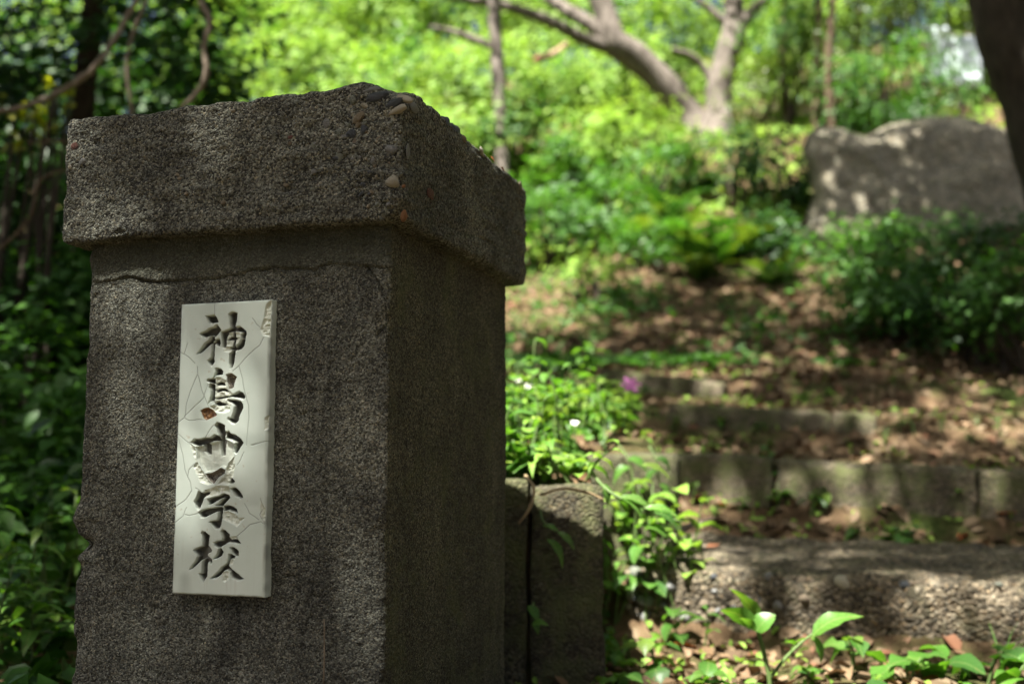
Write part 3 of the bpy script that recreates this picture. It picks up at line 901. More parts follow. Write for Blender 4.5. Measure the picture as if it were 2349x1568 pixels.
dep = np.maximum(dep, (np.clip(sd_deep * 4.5, 0, .0130) + np.where(sd_break > -.0015, .0075 * sstep(0, .0012, sd_deep), 0)).clip(0, .0145) * (1 + .10 * vnoise(P3, .006, 46)))
groove_shade = .92 * sstep(.0005, .0019, sd_deep)  # carved grooves darkened: shade painted in, with remains of black paint
bisq = np.maximum(bisq, sstep(.0002, .0010, sd_deep) * 0.55)
bisq = np.maximum(bisq, sstep(.0002, .0015, sd_break) * .5)
ck = np.full(X.shape, 1.0)
for c in PL_CRACK:
    q = [(a / 1000 * PLW, b / 1000 * PLH) for a, b in c]
    ck = np.minimum(ck, seg_dist(X + .0011 * vnoise(P3, .012, 47), Y + .0011 * vnoise(P3, .012, 48), q))
crack = .75 * np.exp(-(ck / .00055) ** 2)
dep = np.maximum(dep, .0009 * crack)
# softened glazed rim and the worn right edge
e = np.minimum(np.minimum(X, PLW - X), np.minimum(Y, PLH - Y))
rim = np.where(e < .0035, .0035 - np.sqrt(np.maximum(0, .0035 ** 2 - (.0035 - e) ** 2)), 0)
re = np.maximum(0, .006 - (PLW - X)) / .006
rim = np.maximum(rim, re ** 2 * .003 * (1 + .35 * vnoise(P3, .02, 49)))
dep = dep + rim
H = PLT - dep
Vp = np.stack([X, -H, Y], 1)
i = np.arange(NU - 1)[:, None] * NV + np.arange(NV - 1)[None, :]
Fq = np.stack([i, i + NV, i + NV + 1, i + 1], -1).reshape(-1, 4)
# side walls down to the bedding
ring = np.concatenate([np.arange(NU) * NV, (NU - 1) * NV + np.arange(1, NV), np.arange(NU - 2, -1, -1) * NV + NV - 1, np.arange(NV - 2, 0, -1)])
nb = len(Vp)
low = Vp[ring].copy(); low[:, 1] = 0.006
Vp = np.vstack([Vp, low])
k = np.arange(len(ring)); k2 = (k + 1) % len(ring)
Fs_ = np.stack([ring[k2], ring[k], nb + k, nb + k2], 1)
plate_me = np_mesh('nameplate', Vp, np.vstack([Fq, Fs_]))
grime = sstep(.005, .0005, e) * np.clip(.35 + .9 * vnoise(P3, .012, 51), 0, 1) * .55
grime = np.maximum(grime, .30 * np.clip(vnoise(P3, .03, 52) * 1.4 - .25, 0, 1))
run = np.clip(vnoise(P3, (.0022, .05, 1), 53) - .25, 0, 1) * sstep(.30, .02, Y / PLH) * (.3 + .7 * sstep(.25, .4, X / PLW) * sstep(.75, .55, X / PLW))
rust = np.maximum(rust, run * .5)
ca = plate_me.color_attributes.new('wear_shade', 'FLOAT_COLOR', 'POINT')
buf = np.zeros((len(Vp), 4), np.float32); buf[:nb, 0] = np.maximum(mort, 0); buf[:nb, 1] = rust; buf[:nb, 2] = bisq; buf[:nb, 3] = np.maximum(np.maximum(crack * .9, groove_shade), grime)
ca.data.foreach_set('color', buf.ravel())
m, nt, bs, L = new_mat('crazed white glaze')
at_ = nt.nodes.new('ShaderNodeAttribute'); at_.attribute_name = 'wear_shade'
sp_ = nt.nodes.new('ShaderNodeSeparateColor'); L.new(at_.outputs['Color'], sp_.inputs[0])
n1 = noise_node(nt, 14, 5, .6)
rg = ramp(nt, [(.3, (.44, .505, .445)), (.7, (.51, .565, .505))]); L.new(n1.outputs[0], rg.inputs[0])
n2 = noise_node(nt, 160, 4, .7)
rb = ramp(nt, [(.3, (.44, .48, .40)), (.7, (.64, .66, .56))]); L.new(n2.outputs[0], rb.inputs[0])
rm = ramp(nt, [(.35, (.05, .045, .035)), (.65, (.36, .33, .27))]); n3 = noise_node(nt, 420, 3, .7); L.new(n3.outputs[0], rm.inputs[0])
rr_ = ramp(nt, [(.3, (.03, .012, .006)), (.5, (.16, .075, .025)), (.68, (.42, .25, .11))]); L.new(n2.outputs[0], rr_.inputs[0])
c = mix(nt, 'MIX', sp_.outputs[2], rg.outputs[0], rb.outputs[0])
c = mix(nt, 'MIX', at_.outputs['Alpha'], c, (.045, .042, .034))
c = mix(nt, 'MIX', sp_.outputs[0], c, rm.outputs[0])
c = mix(nt, 'MIX', sp_.outputs[1], c, rr_.outputs[0])
# brown rain streaks below the last character and small specks
n4 = noise_node(nt, 90, 2, .5); r4 = ramp(nt, [(.70, (0, 0, 0)), (.76, (.7, .7, .7))]); L.new(n4.outputs[0], r4.inputs[0])
c = mix(nt, 'MIX', r4.outputs[0], c, (.36, .33, .25))
L.new(c, bs.inputs['Base Color'])
bs.inputs['Roughness'].default_value = 0.28
mr = nt.nodes.new('ShaderNodeMath'); mr.operation = 'MULTIPLY_ADD'; L.new(sp_.outputs[2], mr.inputs[0]); mr.inputs[1].default_value = .5; mr.inputs[2].default_value = .28
L.new(mr.outputs[0], bs.inputs['Roughness'])
plate_me.materials.append(m)
(blx, blz), (brx, brz) = on_front(398, 1362, PLT), on_front(608, 1366, PLT)
(tlx, tlz) = on_front(418, 703, PLT)
plate = obj('nameplate', plate_me, post, (blx, -.004, blz), (0, -math.atan2(tlx - blx, tlz - blz) * -1.0, 0))
plate['label'] = 'crazed white glazed nameplate with five carved characters, broken in the middle'
PLATE_DBG = (blx, blz, brx - blx, tlz - blz, tlx - blx)
# a dead twig scrap and a spider thread on the post
bx_, bz_ = on_front(748, 1490)
tw = tube_mesh('dry_stem', [tube([(bx_, -.004, bz_ - .05), (bx_ + .001, -.006, bz_), (bx_ - .001, -.005, bz_ + .045)], [.0012, .0012, .0008], 6)], M['peb_brown'])
tag(obj('dead_twig', tw, None, porg, (0, 0, -YAW)), 'thin dry twig clinging to the lower front of the gate post', 'twig')

# ------------------------------------------------------------------ leaves and plants
def leaf_cloud(C, S, N, aspect=0.5, fold=0.22, six=False, dirs=None, rng=RNG):
    """many leaves: centres C, lengths S, facing N; 2 or 6 triangles each"""
    n = len(C)
    N = N / (np.linalg.norm(N, axis=1, keepdims=True) + 1e-9)
    T = dirs if dirs is not None else rng.normal(size=(n, 3))
    T = T - N * np.sum(T * N, axis=1, keepdims=True)
    T /= np.linalg.norm(T, axis=1, keepdims=True) + 1e-9
    B = np.cross(N, T)
    S = S[:, None]
    W = S * aspect * rng.uniform(.8, 1.2, (n, 1)) * 0.5
    if not six:
        V = np.stack([C - T * S * .5, C + B * W + N * W * fold - T * S * .05, C + T * S * .5 - N * S * .08, C - B * W + N * W * fold - T * S * .05], 1)
        F = np.array([[0, 1, 2], [0, 2, 3]])
    else:
        up = N * W * fold
        V = np.stack([C - T * S * .5, C - T * S * .2 + B * W * .9 + up, C + T * S * .18 + B * W * .85 + up, C + T * S * .55 - N * S * .14,
                      C + T * S * .18 - B * W * .85 + up, C - T * S * .2 - B * W * .9 + up, C + N * S * .02], 1)
        F = np.array([[0, 1, 6], [1, 2, 6], [2, 3, 6], [3, 4, 6], [4, 5, 6], [5, 0, 6]])
    k = V.shape[1]
    Fa = (F[None] + (np.arange(n) * k)[:, None, None]).reshape(-1, 3)
    return V.reshape(-1, 3), Fa

def clumped(center, radii, n, clumps, spread, rng, shell=0.55, low=-1.0):
    """points in leafy clumps through an ellipsoid, gaps between them"""
    d = rng.normal(size=(clumps, 3)); d /= np.linalg.norm(d, axis=1, keepdims=True)
    r = (shell + (1 - shell) * rng.random((clumps, 1)))
    c = d * r * np.array(radii)
    c = c[d[:, 2] > low]
    w = rng.random(len(c)) ** 1.5 + .15
    idx = rng.choice(len(c), n, p=w / w.sum())
    sp = spread * (0.6 + 0.8 * rng.random(len(c)))
    P = c[idx] + rng.normal(size=(n, 3)) * sp[idx][:, None] * np.array([1, 1, .75])
    nrm = P / (np.array(radii) ** 2) * min(radii) + np.array([0, 0, .5]) + np.array(SUN) * .8 + rng.normal(size=(n, 3)) * .5
    return P + np.array(center), nrm

def foliage(name, center, radii, n, clumps, spread, size, mat, seed, six=False, aspect=.5, shell=.55, low=-1.0):
    rng = np.random.default_rng(seed)
    P, N = clumped(center, radii, n, clumps, spread, rng, shell, low)
    S = size * rng.uniform(.6, 1.3, n)
    V, F = leaf_cloud(P, S, N, aspect, six=six, rng=rng)
    return np_mesh(name, V, F, mat, smooth=False)

def bush(px, py, d, rx, ry, rz, n, size, mat, seed, label, group=None, clumps=60, spread=.18, cat='bush', six=False, aspect=.5, name='bush', low=-1.0):
    """bush as a thing: foliage and a few stems reaching the ground below it"""
    c = at(px, py, d)
    b = Vector((c.x, c.y, gz(c.x, c.y)))
    root = empty(name, b)
    tag(root, label, cat, group)
    me = foliage('foliage', (c.x - b.x, c.y - b.y, c.z - b.z), (rx, ry, rz), n, clumps, spread, size, M[mat], seed, six, aspect, low=low)
    obj('foliage', me, root)
    r_ = random.Random(seed)
    st = []
    for q in range(5):
        tip = Vector((r_.uniform(-.6, .6) * rx, r_.uniform(-.6, .6) * ry, (c.z - b.z) + r_.uniform(-.2, .6) * rz))
        s0 = Vector((r_.uniform(-.12, .12), r_.uniform(-.12, .12), -.06))
        st.append(tube([s0, s0.lerp(tip, .5) + Vector((r_.uniform(-.1, .1), r_.uniform(-.1, .1), .05)), tip], [.022, .015, .006], 6))
    obj('stems', tube_mesh('stems', st, M['bark_brown' if mat == 'leaf_bamboo' else 'bark_dark']), root)
    return root

def tree(name, base, trunk, crown_blobs, label, bark, leaf, seed, leaf_size=.12, group=None, branches=(), sides=12, rough=.10, six=False, aspect=.5, cat='tree', crown_name='crown'):
    """trunk: list of (point, radius) in world space; branches: lists of the same; crown_blobs: (centre, radii, leaves, clumps, spread)"""
    root = empty(name, base)
    tag(root, label, cat, group)
    b = Vector(base)
    obj('trunk', tube_mesh('trunk', [tube([Vector(p) - b for p, r in trunk], [r for p, r in trunk], sides, rough, seed)], M[bark]), root)
    for q, br in enumerate(branches):
        obj('branch', tube_mesh('branch', [tube([Vector(p) - b for p, r in br], [r for p, r in br], 9, rough, seed + q + 1)], M[bark]), root)
    rng = np.random.default_rng(seed)
    Vs, Fs, n0 = [], [], 0
    for c, radii, n, cl, sp in crown_blobs:
        P, N = clumped(Vector(c) - b, radii, n, cl, sp, rng)
        V, F = leaf_cloud(P, leaf_size * rng.uniform(.6, 1.3, n), N, aspect, six=six, rng=rng)
        Vs.append(V); Fs.append(F + n0); n0 += len(V)
    if Vs:
        obj(crown_name, np_mesh(crown_name, np.concatenate(Vs), np.concatenate(Fs), M[leaf], smooth=False), root)
    return root

def W(px, py, d, r):
    return (at(px, py, d), r)

def rooted(p, r):
    """point on the ground under p, a little below the surface"""
    return (Vector((p.x, p.y, gz(p.x, p.y) - .12)), r)

# ---- trees in the middle: two grey trunks that part above the bank
b1 = on_ground(1600, 300, 9)
dT = b1.y
b1 = Vector((b1.x, b1.y, b1.z - .15))
kk = dT / 12.0
tree('tree', b1, [(b1, .25 * kk), W(1580, 262, dT, .185 * kk), W(1520, 190, dT - .1, .175 * kk), W(1455, 130, dT - .2, .185 * kk), W(1405, 95, dT - .3, .17 * kk), W(1385, 30, dT - .3, .14 * kk), W(1360, -70, dT - .3, .13 * kk), W(1310, -420, dT - .2, .06 * kk)],
     [(at(1500, -640, dT + 1), (2.2, 1.8, 1.2), 2600, 50, .28)],
     'grey barked tree leaning left with two long bare limbs', 'bark_grey', 'leaf_bright', 101, .13,
     branches=[[W(1412, 118, dT - .25, .085 * kk), W(1330, 85, dT - .5, .078 * kk), W(1250, 45, dT - .7, .07 * kk), W(1150, 12, dT - .8, .058 * kk), W(1040, -6, dT - 1.0, .05 * kk), W(900, -40, dT - 1.1, .03 * kk)],
               [W(1392, 82, dT - .3, .10 * kk), W(1330, 42, dT - .2, .09 * kk), W(1262, 0, dT, .08 * kk), W(1180, -60, dT + .2, .06 * kk)]])
b2 = on_ground(1645, 312, 9)
d2 = b2.y + .15
b2 = Vector((b2.x, b2.y, b2.z - .15))
tree('tree', b2, [(b2, .22 * kk), W(1648, 250, d2, .17 * kk), W(1652, 180, d2, .155 * kk), W(1672, 110, d2, .155 * kk), W(1684, 60, d2, .15 * kk), W(1680, 0, d2, .12 * kk), W(1660, -120, d2, .07 * kk)],
     [(at(1900, -480, d2 - 1), (2.2, 1.8, 1.2), 2600, 50, .28)],
     'upright grey tree forking just above the leaning tree base', 'bark_grey', 'leaf_bright', 103, .13,
     branches=[[W(1690, 66, d2, .10 * kk), W(1720, 30, d2 - .1, .08 * kk), W(1762, -10, d2 - .2, .065 * kk), W(1850, -120, d2 - .3, .03 * kk)],
               [W(1660, 50, d2, .05 * kk), W(1620, 15, d2, .04 * kk), W(1560, -30, d2, .03 * kk)],
               [W(1640, 200, d2, .06 * kk), W(1615, 160, d2, .05 * kk), W(1585, 128, d2 - .1, .04 * kk), W(1540, 112, d2 - .2, .025 * kk)]])
d3 = 11.0
p3 = at(1152, 360, d3)
tree('tree', rooted(p3, 0)[0], [rooted(p3, .10), W(1150, 330, d3, .07), W(1143, 200, d3, .078), W(1136, 90, d3, .075), W(1130, 0, d3, .07), W(1120, -150, d3, .06)],
     [(at(1080, -420, d3), (1.8, 1.6, 1.2), 2200, 45, .25)], 'thin pale trunk standing in the bright leaves just right of the post cap', 'bark_grey', 'leaf_bright', 105, .13,
     branches=[[W(1136, 110, d3, .045), W(1080, 88, d3, .04), W(1035, 72, d3, .032), W(985, 62, d3, .02)]])
# dead branch stub with a raw orange end
sb = at(1245, 130, 12.0)
st = empty('fallen_branch', sb)
tag(st, 'short bleached dead branch with an orange broken end among leaves', 'branch')
obj('wood', tube_mesh('wood', [tube([at(1300, 98, 12.1) - sb, at(1270, 122, 12) - sb, at(1238, 134, 12) - sb], [.03, .04, .055], 8, .15, 3)], M['dry_stem']), st)
obj('broken_end', tube_mesh('broken_end', [tube([at(1238, 134, 12) - sb, at(1228, 138, 11.98) - sb, at(1222, 140, 11.97) - sb], [.052, .045, .02], 8, .3, 4)], M['peb_rust']), st)
# dark leaning trunk on the right
d4 = 6.6
tree('tree', (at(2560, 760, d4).x, d4, gz(at(2560, 760, d4).x, d4) - .1), [(Vector((at(2560, 760, d4).x, d4, gz(at(2560, 760, d4).x, d4) - .1)), .40), W(2475, 480, d4, .30), W(2420, 320, d4, .27), W(2375, 190, d4, .25), W(2325, 60, d4, .24), W(2290, -60, d4, .24), W(2230, -300, d4, .2)],
     [((1.75, 5.5, 8.4), (1.8, 2.4, .6), 3800, 24, .32), ((2.9, 6.4, 8.4), (1.0, 1.1, .5), 2400, 40, .22), ((4.2, 6.0, 6.5), (1.6, 1.8, .9), 1800, 40, .26)],  # unseen crown, added to shade the boulder and the shrubs before it
     'thick dark tree trunk leaning in from the right', 'bark_dark', 'leaf_mid', 107, .15, sides=16,
     branches=[[W(2230, -300, d4, .19), (Vector((2.6, 5.8, 6.3)), .12), (Vector((1.8, 4.8, 7.8)), .06)]])
# slender brown trunks above the boulder
for q, (px, py0, py1, dd, r, lb) in enumerate(((1905, 285, -40, 11.5, .055, 'slender brown trunk rising just above the left end of the boulder'), (1870, 290, -60, 12.0, .05, 'slender brown trunk beside the boulder, second from the left'), (1800, 250, -80, 12.8, .055, 'slender brown trunk between the grey twin trees and the boulder'), (1960, 260, -60, 12.5, .045, 'slender brown trunk rising behind the middle of the boulder'))):
    p = at(px, py0, dd)
    tree('tree', rooted(p, 0)[0], [rooted(p, r * 1.1), W(px, py0, dd, r), W(px - 6 + 9 * (q % 2), (py0 + py1) / 2, dd, r * .85), W(px + 8, py1, dd, r * .7)],
         [(at(px + 10, py1 - 130, dd), (.9, .8, .7), 700, 25, .2)], lb, 'bark_brown', 'leaf_bamboo', 120 + q, .12, group='slender trunks above the boulder')

# ---- dark evergreens on the left, and the crowns they hold over the post
for q, (bx, by, blobs, lb) in enumerate((
    (-3.0, 6.6, [((-2.85, 6.6, 2.7), (1.15, .9, 1.7), 5200, 90, .2), ((-2.3, 5.2, 4.6), (1.6, 1.5, .8), 5200, 80, .24)], 'dark evergreen tree hung with pale bare stems behind the post'),
    (-4.7, 6.0, [((-4.4, 5.6, 2.4), (1.3, 1.0, 1.8), 4600, 80, .22), ((-3.6, 3.9, 4.4), (1.5, 1.4, .8), 4200, 70, .24)], 'dark evergreen tree filling the left edge of the view'),
    (-4.1, 9.0, [((-4.0, 8.8, 3.3), (1.45, 1.1, 2.6), 5200, 90, .25), ((-3.2, 7.4, 6.2), (1.6, 1.5, 1.0), 3600, 60, .26)], 'tall dark evergreen standing farther back on the left'))):
    z0 = gz(bx, by) - .1
    tree('evergreen_tree', (bx, by, z0), [(Vector((bx, by, z0)), .09), (Vector((bx + .05, by - .05, z0 + 1.2)), .08), (Vector((bx + .25, by - .4, z0 + 2.6)), .07), (Vector((bx + .6, by - 1.0, z0 + 4.0)), .06)],
         blobs, lb, 'bark_dark', 'leaf_dark', 140 + q, .115, six=False, aspect=.52)
# unseen trees added beside the viewpoint to shade post, left side and steps
for q, (bx, by, top, blobs, lb, lf) in enumerate((
    (-3.6, -2.2, (-4.6, 0.6, 7.6), [((-5.2, 2.0, 7.6), (2.8, 3.3, .8), 9500, 110, .32), ((-4.0, -.8, 7.6), (1.0, 1.2, .6), 2000, 40, .24), ((-3.6, 5.2, 8.2), (1.2, 1.2, .6), 1300, 26, .26)], 'unseen broadleaf tree added left of the viewpoint to shade the undergrowth', 'leaf_mid'),
    (-2.2, -3.4, (-2.3, -1.9, 8.0), [((-2.72, -1.95, 8.4), (.80, .80, .45), 820, 96, .17)], 'unseen thin tree added behind the viewpoint to filter the sun on the post', 'leaf_mid'),
    (2.9, -1.2, (.4, 1.4, 7.6), [((-.45, 2.5, 8.2), (1.55, 3.4, .6), 5000, 70, .26), ((-1.05, -.62, 8.2), (.55, .38, .35), 240, 20, .13), ((1.7, 2.8, 9.2), (1.7, 1.8, .5), 2600, 50, .26), ((4.2, 2.4, 8.0), (1.8, 1.8, .6), 2600, 50, .26)], 'unseen tall tree added right of the viewpoint to shade the steps', 'leaf_mid'))):
    z0 = gz(bx, by) - .1
    tree('unseen_shade_tree', (bx, by, z0), [(Vector((bx, by, z0)), .2), (Vector((bx, by, z0 + 2.4)), .16), (Vector((bx * .8 + top[0] * .2, by * .8 + top[1] * .2, z0 + 5.0)), .12), (Vector(top), .05)],
         blobs, lb, 'bark_dark', lf, 150 + q, .17)
# unseen wood around the camera, added to cut the low sky light
for q, (bx, by, rx, zc, lb) in enumerate(((-6.2, -3.4, 2.1, 3.4, 'unseen dense dark tree added far left behind the viewpoint'), (-3.0, -5.4, 2.1, 3.6, 'unseen dense dark tree added behind the viewpoint, left of the middle'), (0.2, -5.6, 2.2, 3.6, 'unseen dense dark tree added straight behind the viewpoint'), (3.4, -4.6, 2.2, 3.6, 'unseen dense dark tree added behind the viewpoint, right of the middle'),
    (5.6, -1.6, 2.0, 3.6, 'unseen dense dark tree added to the right of the viewpoint'), (6.4, 2.2, 2.0, 3.8, 'unseen dense dark tree added on the right beyond the steps'), (2.6, -1.0, 1.5, 5.6, 'unseen tall dark crowned tree added just right of the viewpoint'))):
    z0 = gz(bx, by) - .1
    tree('unseen_shade_tree', (bx, by, z0), [(Vector((bx, by, z0)), .16), (Vector((bx, by, z0 + 1.5)), .12), (Vector((bx + .1, by, z0 + zc)), .06)],
         [((bx, by, zc), (rx, rx * .9, 3.0 if zc < 5 else 1.6), 5200, 80, .32)], lb, 'bark_dark', 'leaf_dark', 170 + q, .22)

# bare pale stems hanging in front of the evergreen
VN = [([(318, -10, 4.6), (285, 50, 4.6), (235, 130, 4.5), (195, 175, 4.5), (130, 215, 4.5), (60, 245, 4.4), (-30, 262, 4.4)], [.016, .018, .02, .021, .02, .018, .016], 'long pale bare stem sweeping down to the left edge behind the post'),
      ([(338, -10, 4.7), (310, 60, 4.7), (292, 120, 4.7), (290, 180, 4.7), (300, 255, 4.7), (296, 330, 4.8)], [.013, .013, .013, .012, .012, .01], 'thin pale stem hanging nearly straight, middle of the three stems'),
      ([(458, 5, 4.4), (478, 50, 4.4), (466, 110, 4.4), (472, 170, 4.4), (445, 220, 4.4), (412, 255, 4.4), (380, 330, 4.5)], [.02, .021, .017, .018, .016, .016, .014], 'crooked pale stem ending behind the cap top, right of the others'),
      ([(-20, 585, 4.0), (30, 545, 4.0), (72, 490, 4.0), (86, 425, 4.0), (120, 400, 4.0), (180, 388, 4.1)], [.014, .015, .015, .013, .012, .008], 'bent bare stem at the left edge level with the cap'),
      ([(60, 330, 4.4), (130, 326, 4.4), (220, 334, 4.4)], [.012, .013, .01], 'short level stem touching the left end of the cap top in view')]
for pts, rad, lb in VN:
    p0 = at(*pts[0])
    v = tube_mesh('hanging_stem', [tube([at(*p) - p0 for p in pts], [q * (.45 if pts[0][1] > 300 else .72) for q in rad], 8, .3, int(pts[0][0]) % 13)], M['bark_brown' if pts[0][1] > 300 else 'vine'])
    tag(obj('hanging_stem', v, None, p0), lb, 'vine', 'bare stems hanging on the left')

# ---- sunlit bushes of the far slope, and the wood that closes the view
rb_ = random.Random(21)
far = []
for px in range(470, 1460, 95):
    for (py, d) in ((330, 11.5), (170, 15.5), (20, 20)):
        far.append((px + rb_.uniform(-40, 40), py + rb_.uniform(-40, 40), d + rb_.uniform(-1, 1)))
ORD = ['first', 'second', 'third', 'fourth', 'fifth', 'sixth', 'seventh', 'eighth', 'ninth', 'tenth', 'eleventh', 'twelfth', 'thirteenth', 'fourteenth', 'fifteenth']
for q, (px, py, d) in enumerate(far):
    s = d / 14
    bush(px, py, d, .75 * s, .6 * s, .7 * s, 1250, .105 * s, 'leaf_bright' if q % 4 else 'leaf_mid', 300 + q, f'bright yellow green bush beyond the post, {ORD[q // 3]} from the left in the {("lowest", "middle", "highest")[q % 3]} sunlit row', 'sunlit bushes on the far slope', clumps=36, spread=.15 * s, aspect=.6)
for q, (px, py, d) in enumerate(((1760, 120, 16), (1560, 60, 17), (1490, 300, 14), (1800, 300, 15), (1700, 230, 15.5), (1480, 180, 17), (1620, 150, 18), (1880, 20, 17))):
    s = d / 14
    bush(px, py, d, .8 * s, .6 * s, .7 * s, 1300, .11 * s, 'leaf_bright', 360 + q, ('bright bush right of the upright grey trunk, high up', 'bright bush between the two limbs of the leaning tree', 'bright bush left of the leaning trunk foot', 'bright low bush right of the upright grey trunk foot', 'bright bush close beside the upright grey trunk at mid height', 'bright bush left of the leaning trunk at mid height', 'bright bush in the gap of the two grey trunks', 'bright bush at the top edge above the boulder left end')[q], 'sunlit bushes behind the grey trunks', clumps=36, spread=.16 * s, aspect=.6)
TK = ((1800, 60, 12.5), (1900, 130, 12.2), (2010, 60, 12.0), (2050, 190, 11.2), (2260, 60, 13.5), (1750, 210, 12.8), (1960, 220, 11.8), (2120, 30, 12.5), (2060, -20, 13.8), (2160, -10, 14.2), (2250, -30, 14), (2330, 90, 13))
for q, (px, py, d) in enumerate(TK):
    bush(px, py, d, .6, .5, .62, 1000, .115, 'leaf_bamboo' if q % 3 else 'leaf_mid', 380 + q, f'olive green bush in the thicket above the boulder, {ORD[sorted(TK).index((px, py, d))]} from the left', 'thicket above the boulder', clumps=30, spread=.14, aspect=.3)
# far wood: one mass
Vs, Fs, n0 = [], [], 0
rng = np.random.default_rng(77)
for q in range(85):
    x = rng.uniform(-26, 30); y = rng.uniform(24, 40)
    z = gz(x, y) + rng.uniform(.5, 7)
    P, N = clumped((x, y, z), (2.6, 1.8, 2.2), 420, 22, .5, rng)
    V, F = leaf_cloud(P, .34 * rng.uniform(.6, 1.3, len(P)), N, .6, rng=rng)
    Vs.append(V); Fs.append(F + n0); n0 += len(V)
tag(obj('woods', np_mesh('woods', np.concatenate(Vs), np.concatenate(Fs), M['leaf_bright'], smooth=False)), 'far sunlit wood closing the view behind the slope', 'woods', kind='stuff')

Vs, Fs, n0 = [], [], 0
rng = np.random.default_rng(78)
for q in range(44):
    y = rng.uniform(10, 15); x = rng.uniform(-.95, -.36) * y
    P, N = clumped((x, y, gz(x, y) + rng.uniform(.3, 6.5)), (1.3, 1.0, 1.2), 420, 22, .3, rng)
    V, F = leaf_cloud(P, .2 * rng.uniform(.6, 1.3, len(P)), N, .55, rng=rng)
    Vs.append(V); Fs.append(F + n0); n0 += len(V)
tag(obj('woods', np_mesh('woods', np.concatenate(Vs), np.concatenate(Fs), M['leaf_dark'], smooth=False)), 'dark wood behind the evergreens on the left', 'woods', kind='stuff')

# ---- bushes and shrubs nearer the steps
NEARB = [
 (1290, 420, 10.5, .55, .5, .5, 1100, .10, 'leaf_mid', 'light green bush just right of the cap, below the pale trunk'),
 (1400, 350, 10.8, .5, .5, .5, 1000, .10, 'leaf_bright', 'pale bush left of the leaning trunk foot'),
 (1255, 500, 9.4, .42, .4, .34, 800, .09, 'leaf_mid', 'low bush touching the right side of the cap in view'),
 (1390, 480, 9.6, .45, .4, .36, 900, .09, 'leaf_mid', 'low leafy bush between the cap and the ferns'),
 (1500, 400, 10.4, .5, .4, .4, 900, .09, 'leaf_mid', 'mixed green bush at the foot of the leaning trunk'),
 (1680, 360, 10.0, .6, .5, .32, 1200, .085, 'leaf_dark', 'dark glossy bush under the upright grey trunk'),
 (1800, 385, 9.7, .5, .4, .36, 1100, .08, 'leaf_dark', 'dark glossy bush against the left edge of the boulder'),
 (1760, 560, 9.0, .45, .4, .3, 800, .08, 'leaf_dark', 'dark low bush under the left foot of the boulder'),
 (1960, 585, 7.6, .42, .4, .22, 900, .075, 'leaf_mid', 'green bush covering the lower left foot of the boulder'),
 (2110, 590, 7.2, .5, .4, .32, 1300, .075, 'leaf_mid', 'dark green bush in front of the boulder middle'),
 (2260, 590, 6.8, .5, .4, .30, 1300, .06, 'leaf_dark', 'dark green bush in front of the boulder right end'),
 (2040, 680, 6.7, .45, .35, .2, 1000, .07, 'leaf_mid', 'low dark bush in the shade below the boulder'),
 (2200, 705, 6.3, .5, .35, .2, 1200, .055, 'leaf_dark', 'wide dark bush at the right above the leaf litter'),
 (2340, 670, 6.0, .42, .35, .28, 1200, .055, 'leaf_mid', 'dark bush cut by the right edge of the view'),
 (1350, 620, 8.2, .3, .3, .14, 420, .07, 'leaf_bright', 'small low bush on the mossy bank right of the post'),
 (1480, 560, 8.8, .32, .3, .2, 500, .08, 'leaf_mid', 'loose small bush left of the ferns'),
 (2090, 270, 10.6, .4, .3, .2, 700, .07, 'leaf_dark', 'dark sprig of a bush lying on top of the boulder'),
]
for q, (px, py, d, rx, ry, rz, n, sz, mt, lb) in enumerate(NEARB):
    bush(px, py, d, rx, ry, rz, n, sz, mt, 420 + q, lb, None, clumps=34, spread=.09, aspect=.5, six=(d < 7.5))
# shady undergrowth left of the post
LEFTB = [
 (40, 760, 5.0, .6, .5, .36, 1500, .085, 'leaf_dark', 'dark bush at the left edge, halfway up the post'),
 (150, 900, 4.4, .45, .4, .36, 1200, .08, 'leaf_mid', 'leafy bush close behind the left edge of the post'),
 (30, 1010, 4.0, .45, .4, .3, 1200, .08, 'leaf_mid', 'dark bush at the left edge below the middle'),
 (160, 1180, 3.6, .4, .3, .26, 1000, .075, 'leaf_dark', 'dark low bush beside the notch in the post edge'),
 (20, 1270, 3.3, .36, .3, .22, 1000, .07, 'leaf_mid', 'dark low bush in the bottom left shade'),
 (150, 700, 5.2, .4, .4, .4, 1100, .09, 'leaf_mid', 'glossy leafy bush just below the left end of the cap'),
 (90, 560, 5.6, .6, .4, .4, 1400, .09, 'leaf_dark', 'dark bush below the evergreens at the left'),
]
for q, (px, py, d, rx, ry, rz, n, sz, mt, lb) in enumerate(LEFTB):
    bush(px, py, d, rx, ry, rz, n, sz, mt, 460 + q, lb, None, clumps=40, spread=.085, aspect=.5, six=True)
# a sprig with yellowing leaves
yb = bush(62, 300, 4.9, .16, .14, .16, 46, .075, 'leaf_yellow', 480, 'sprig of yellow leaves at the left edge above the cap level', None, clumps=12, spread=.05, six=True, name='yellow_sprig', cat='sprig')
bush(150, 225, 4.9, .10, .1, .09, 18, .07, 'leaf_yellow', 481, 'small yellow green sprig under the sweeping pale stem', None, clumps=6, spread=.04, six=True, name='yellow_sprig', cat='sprig')

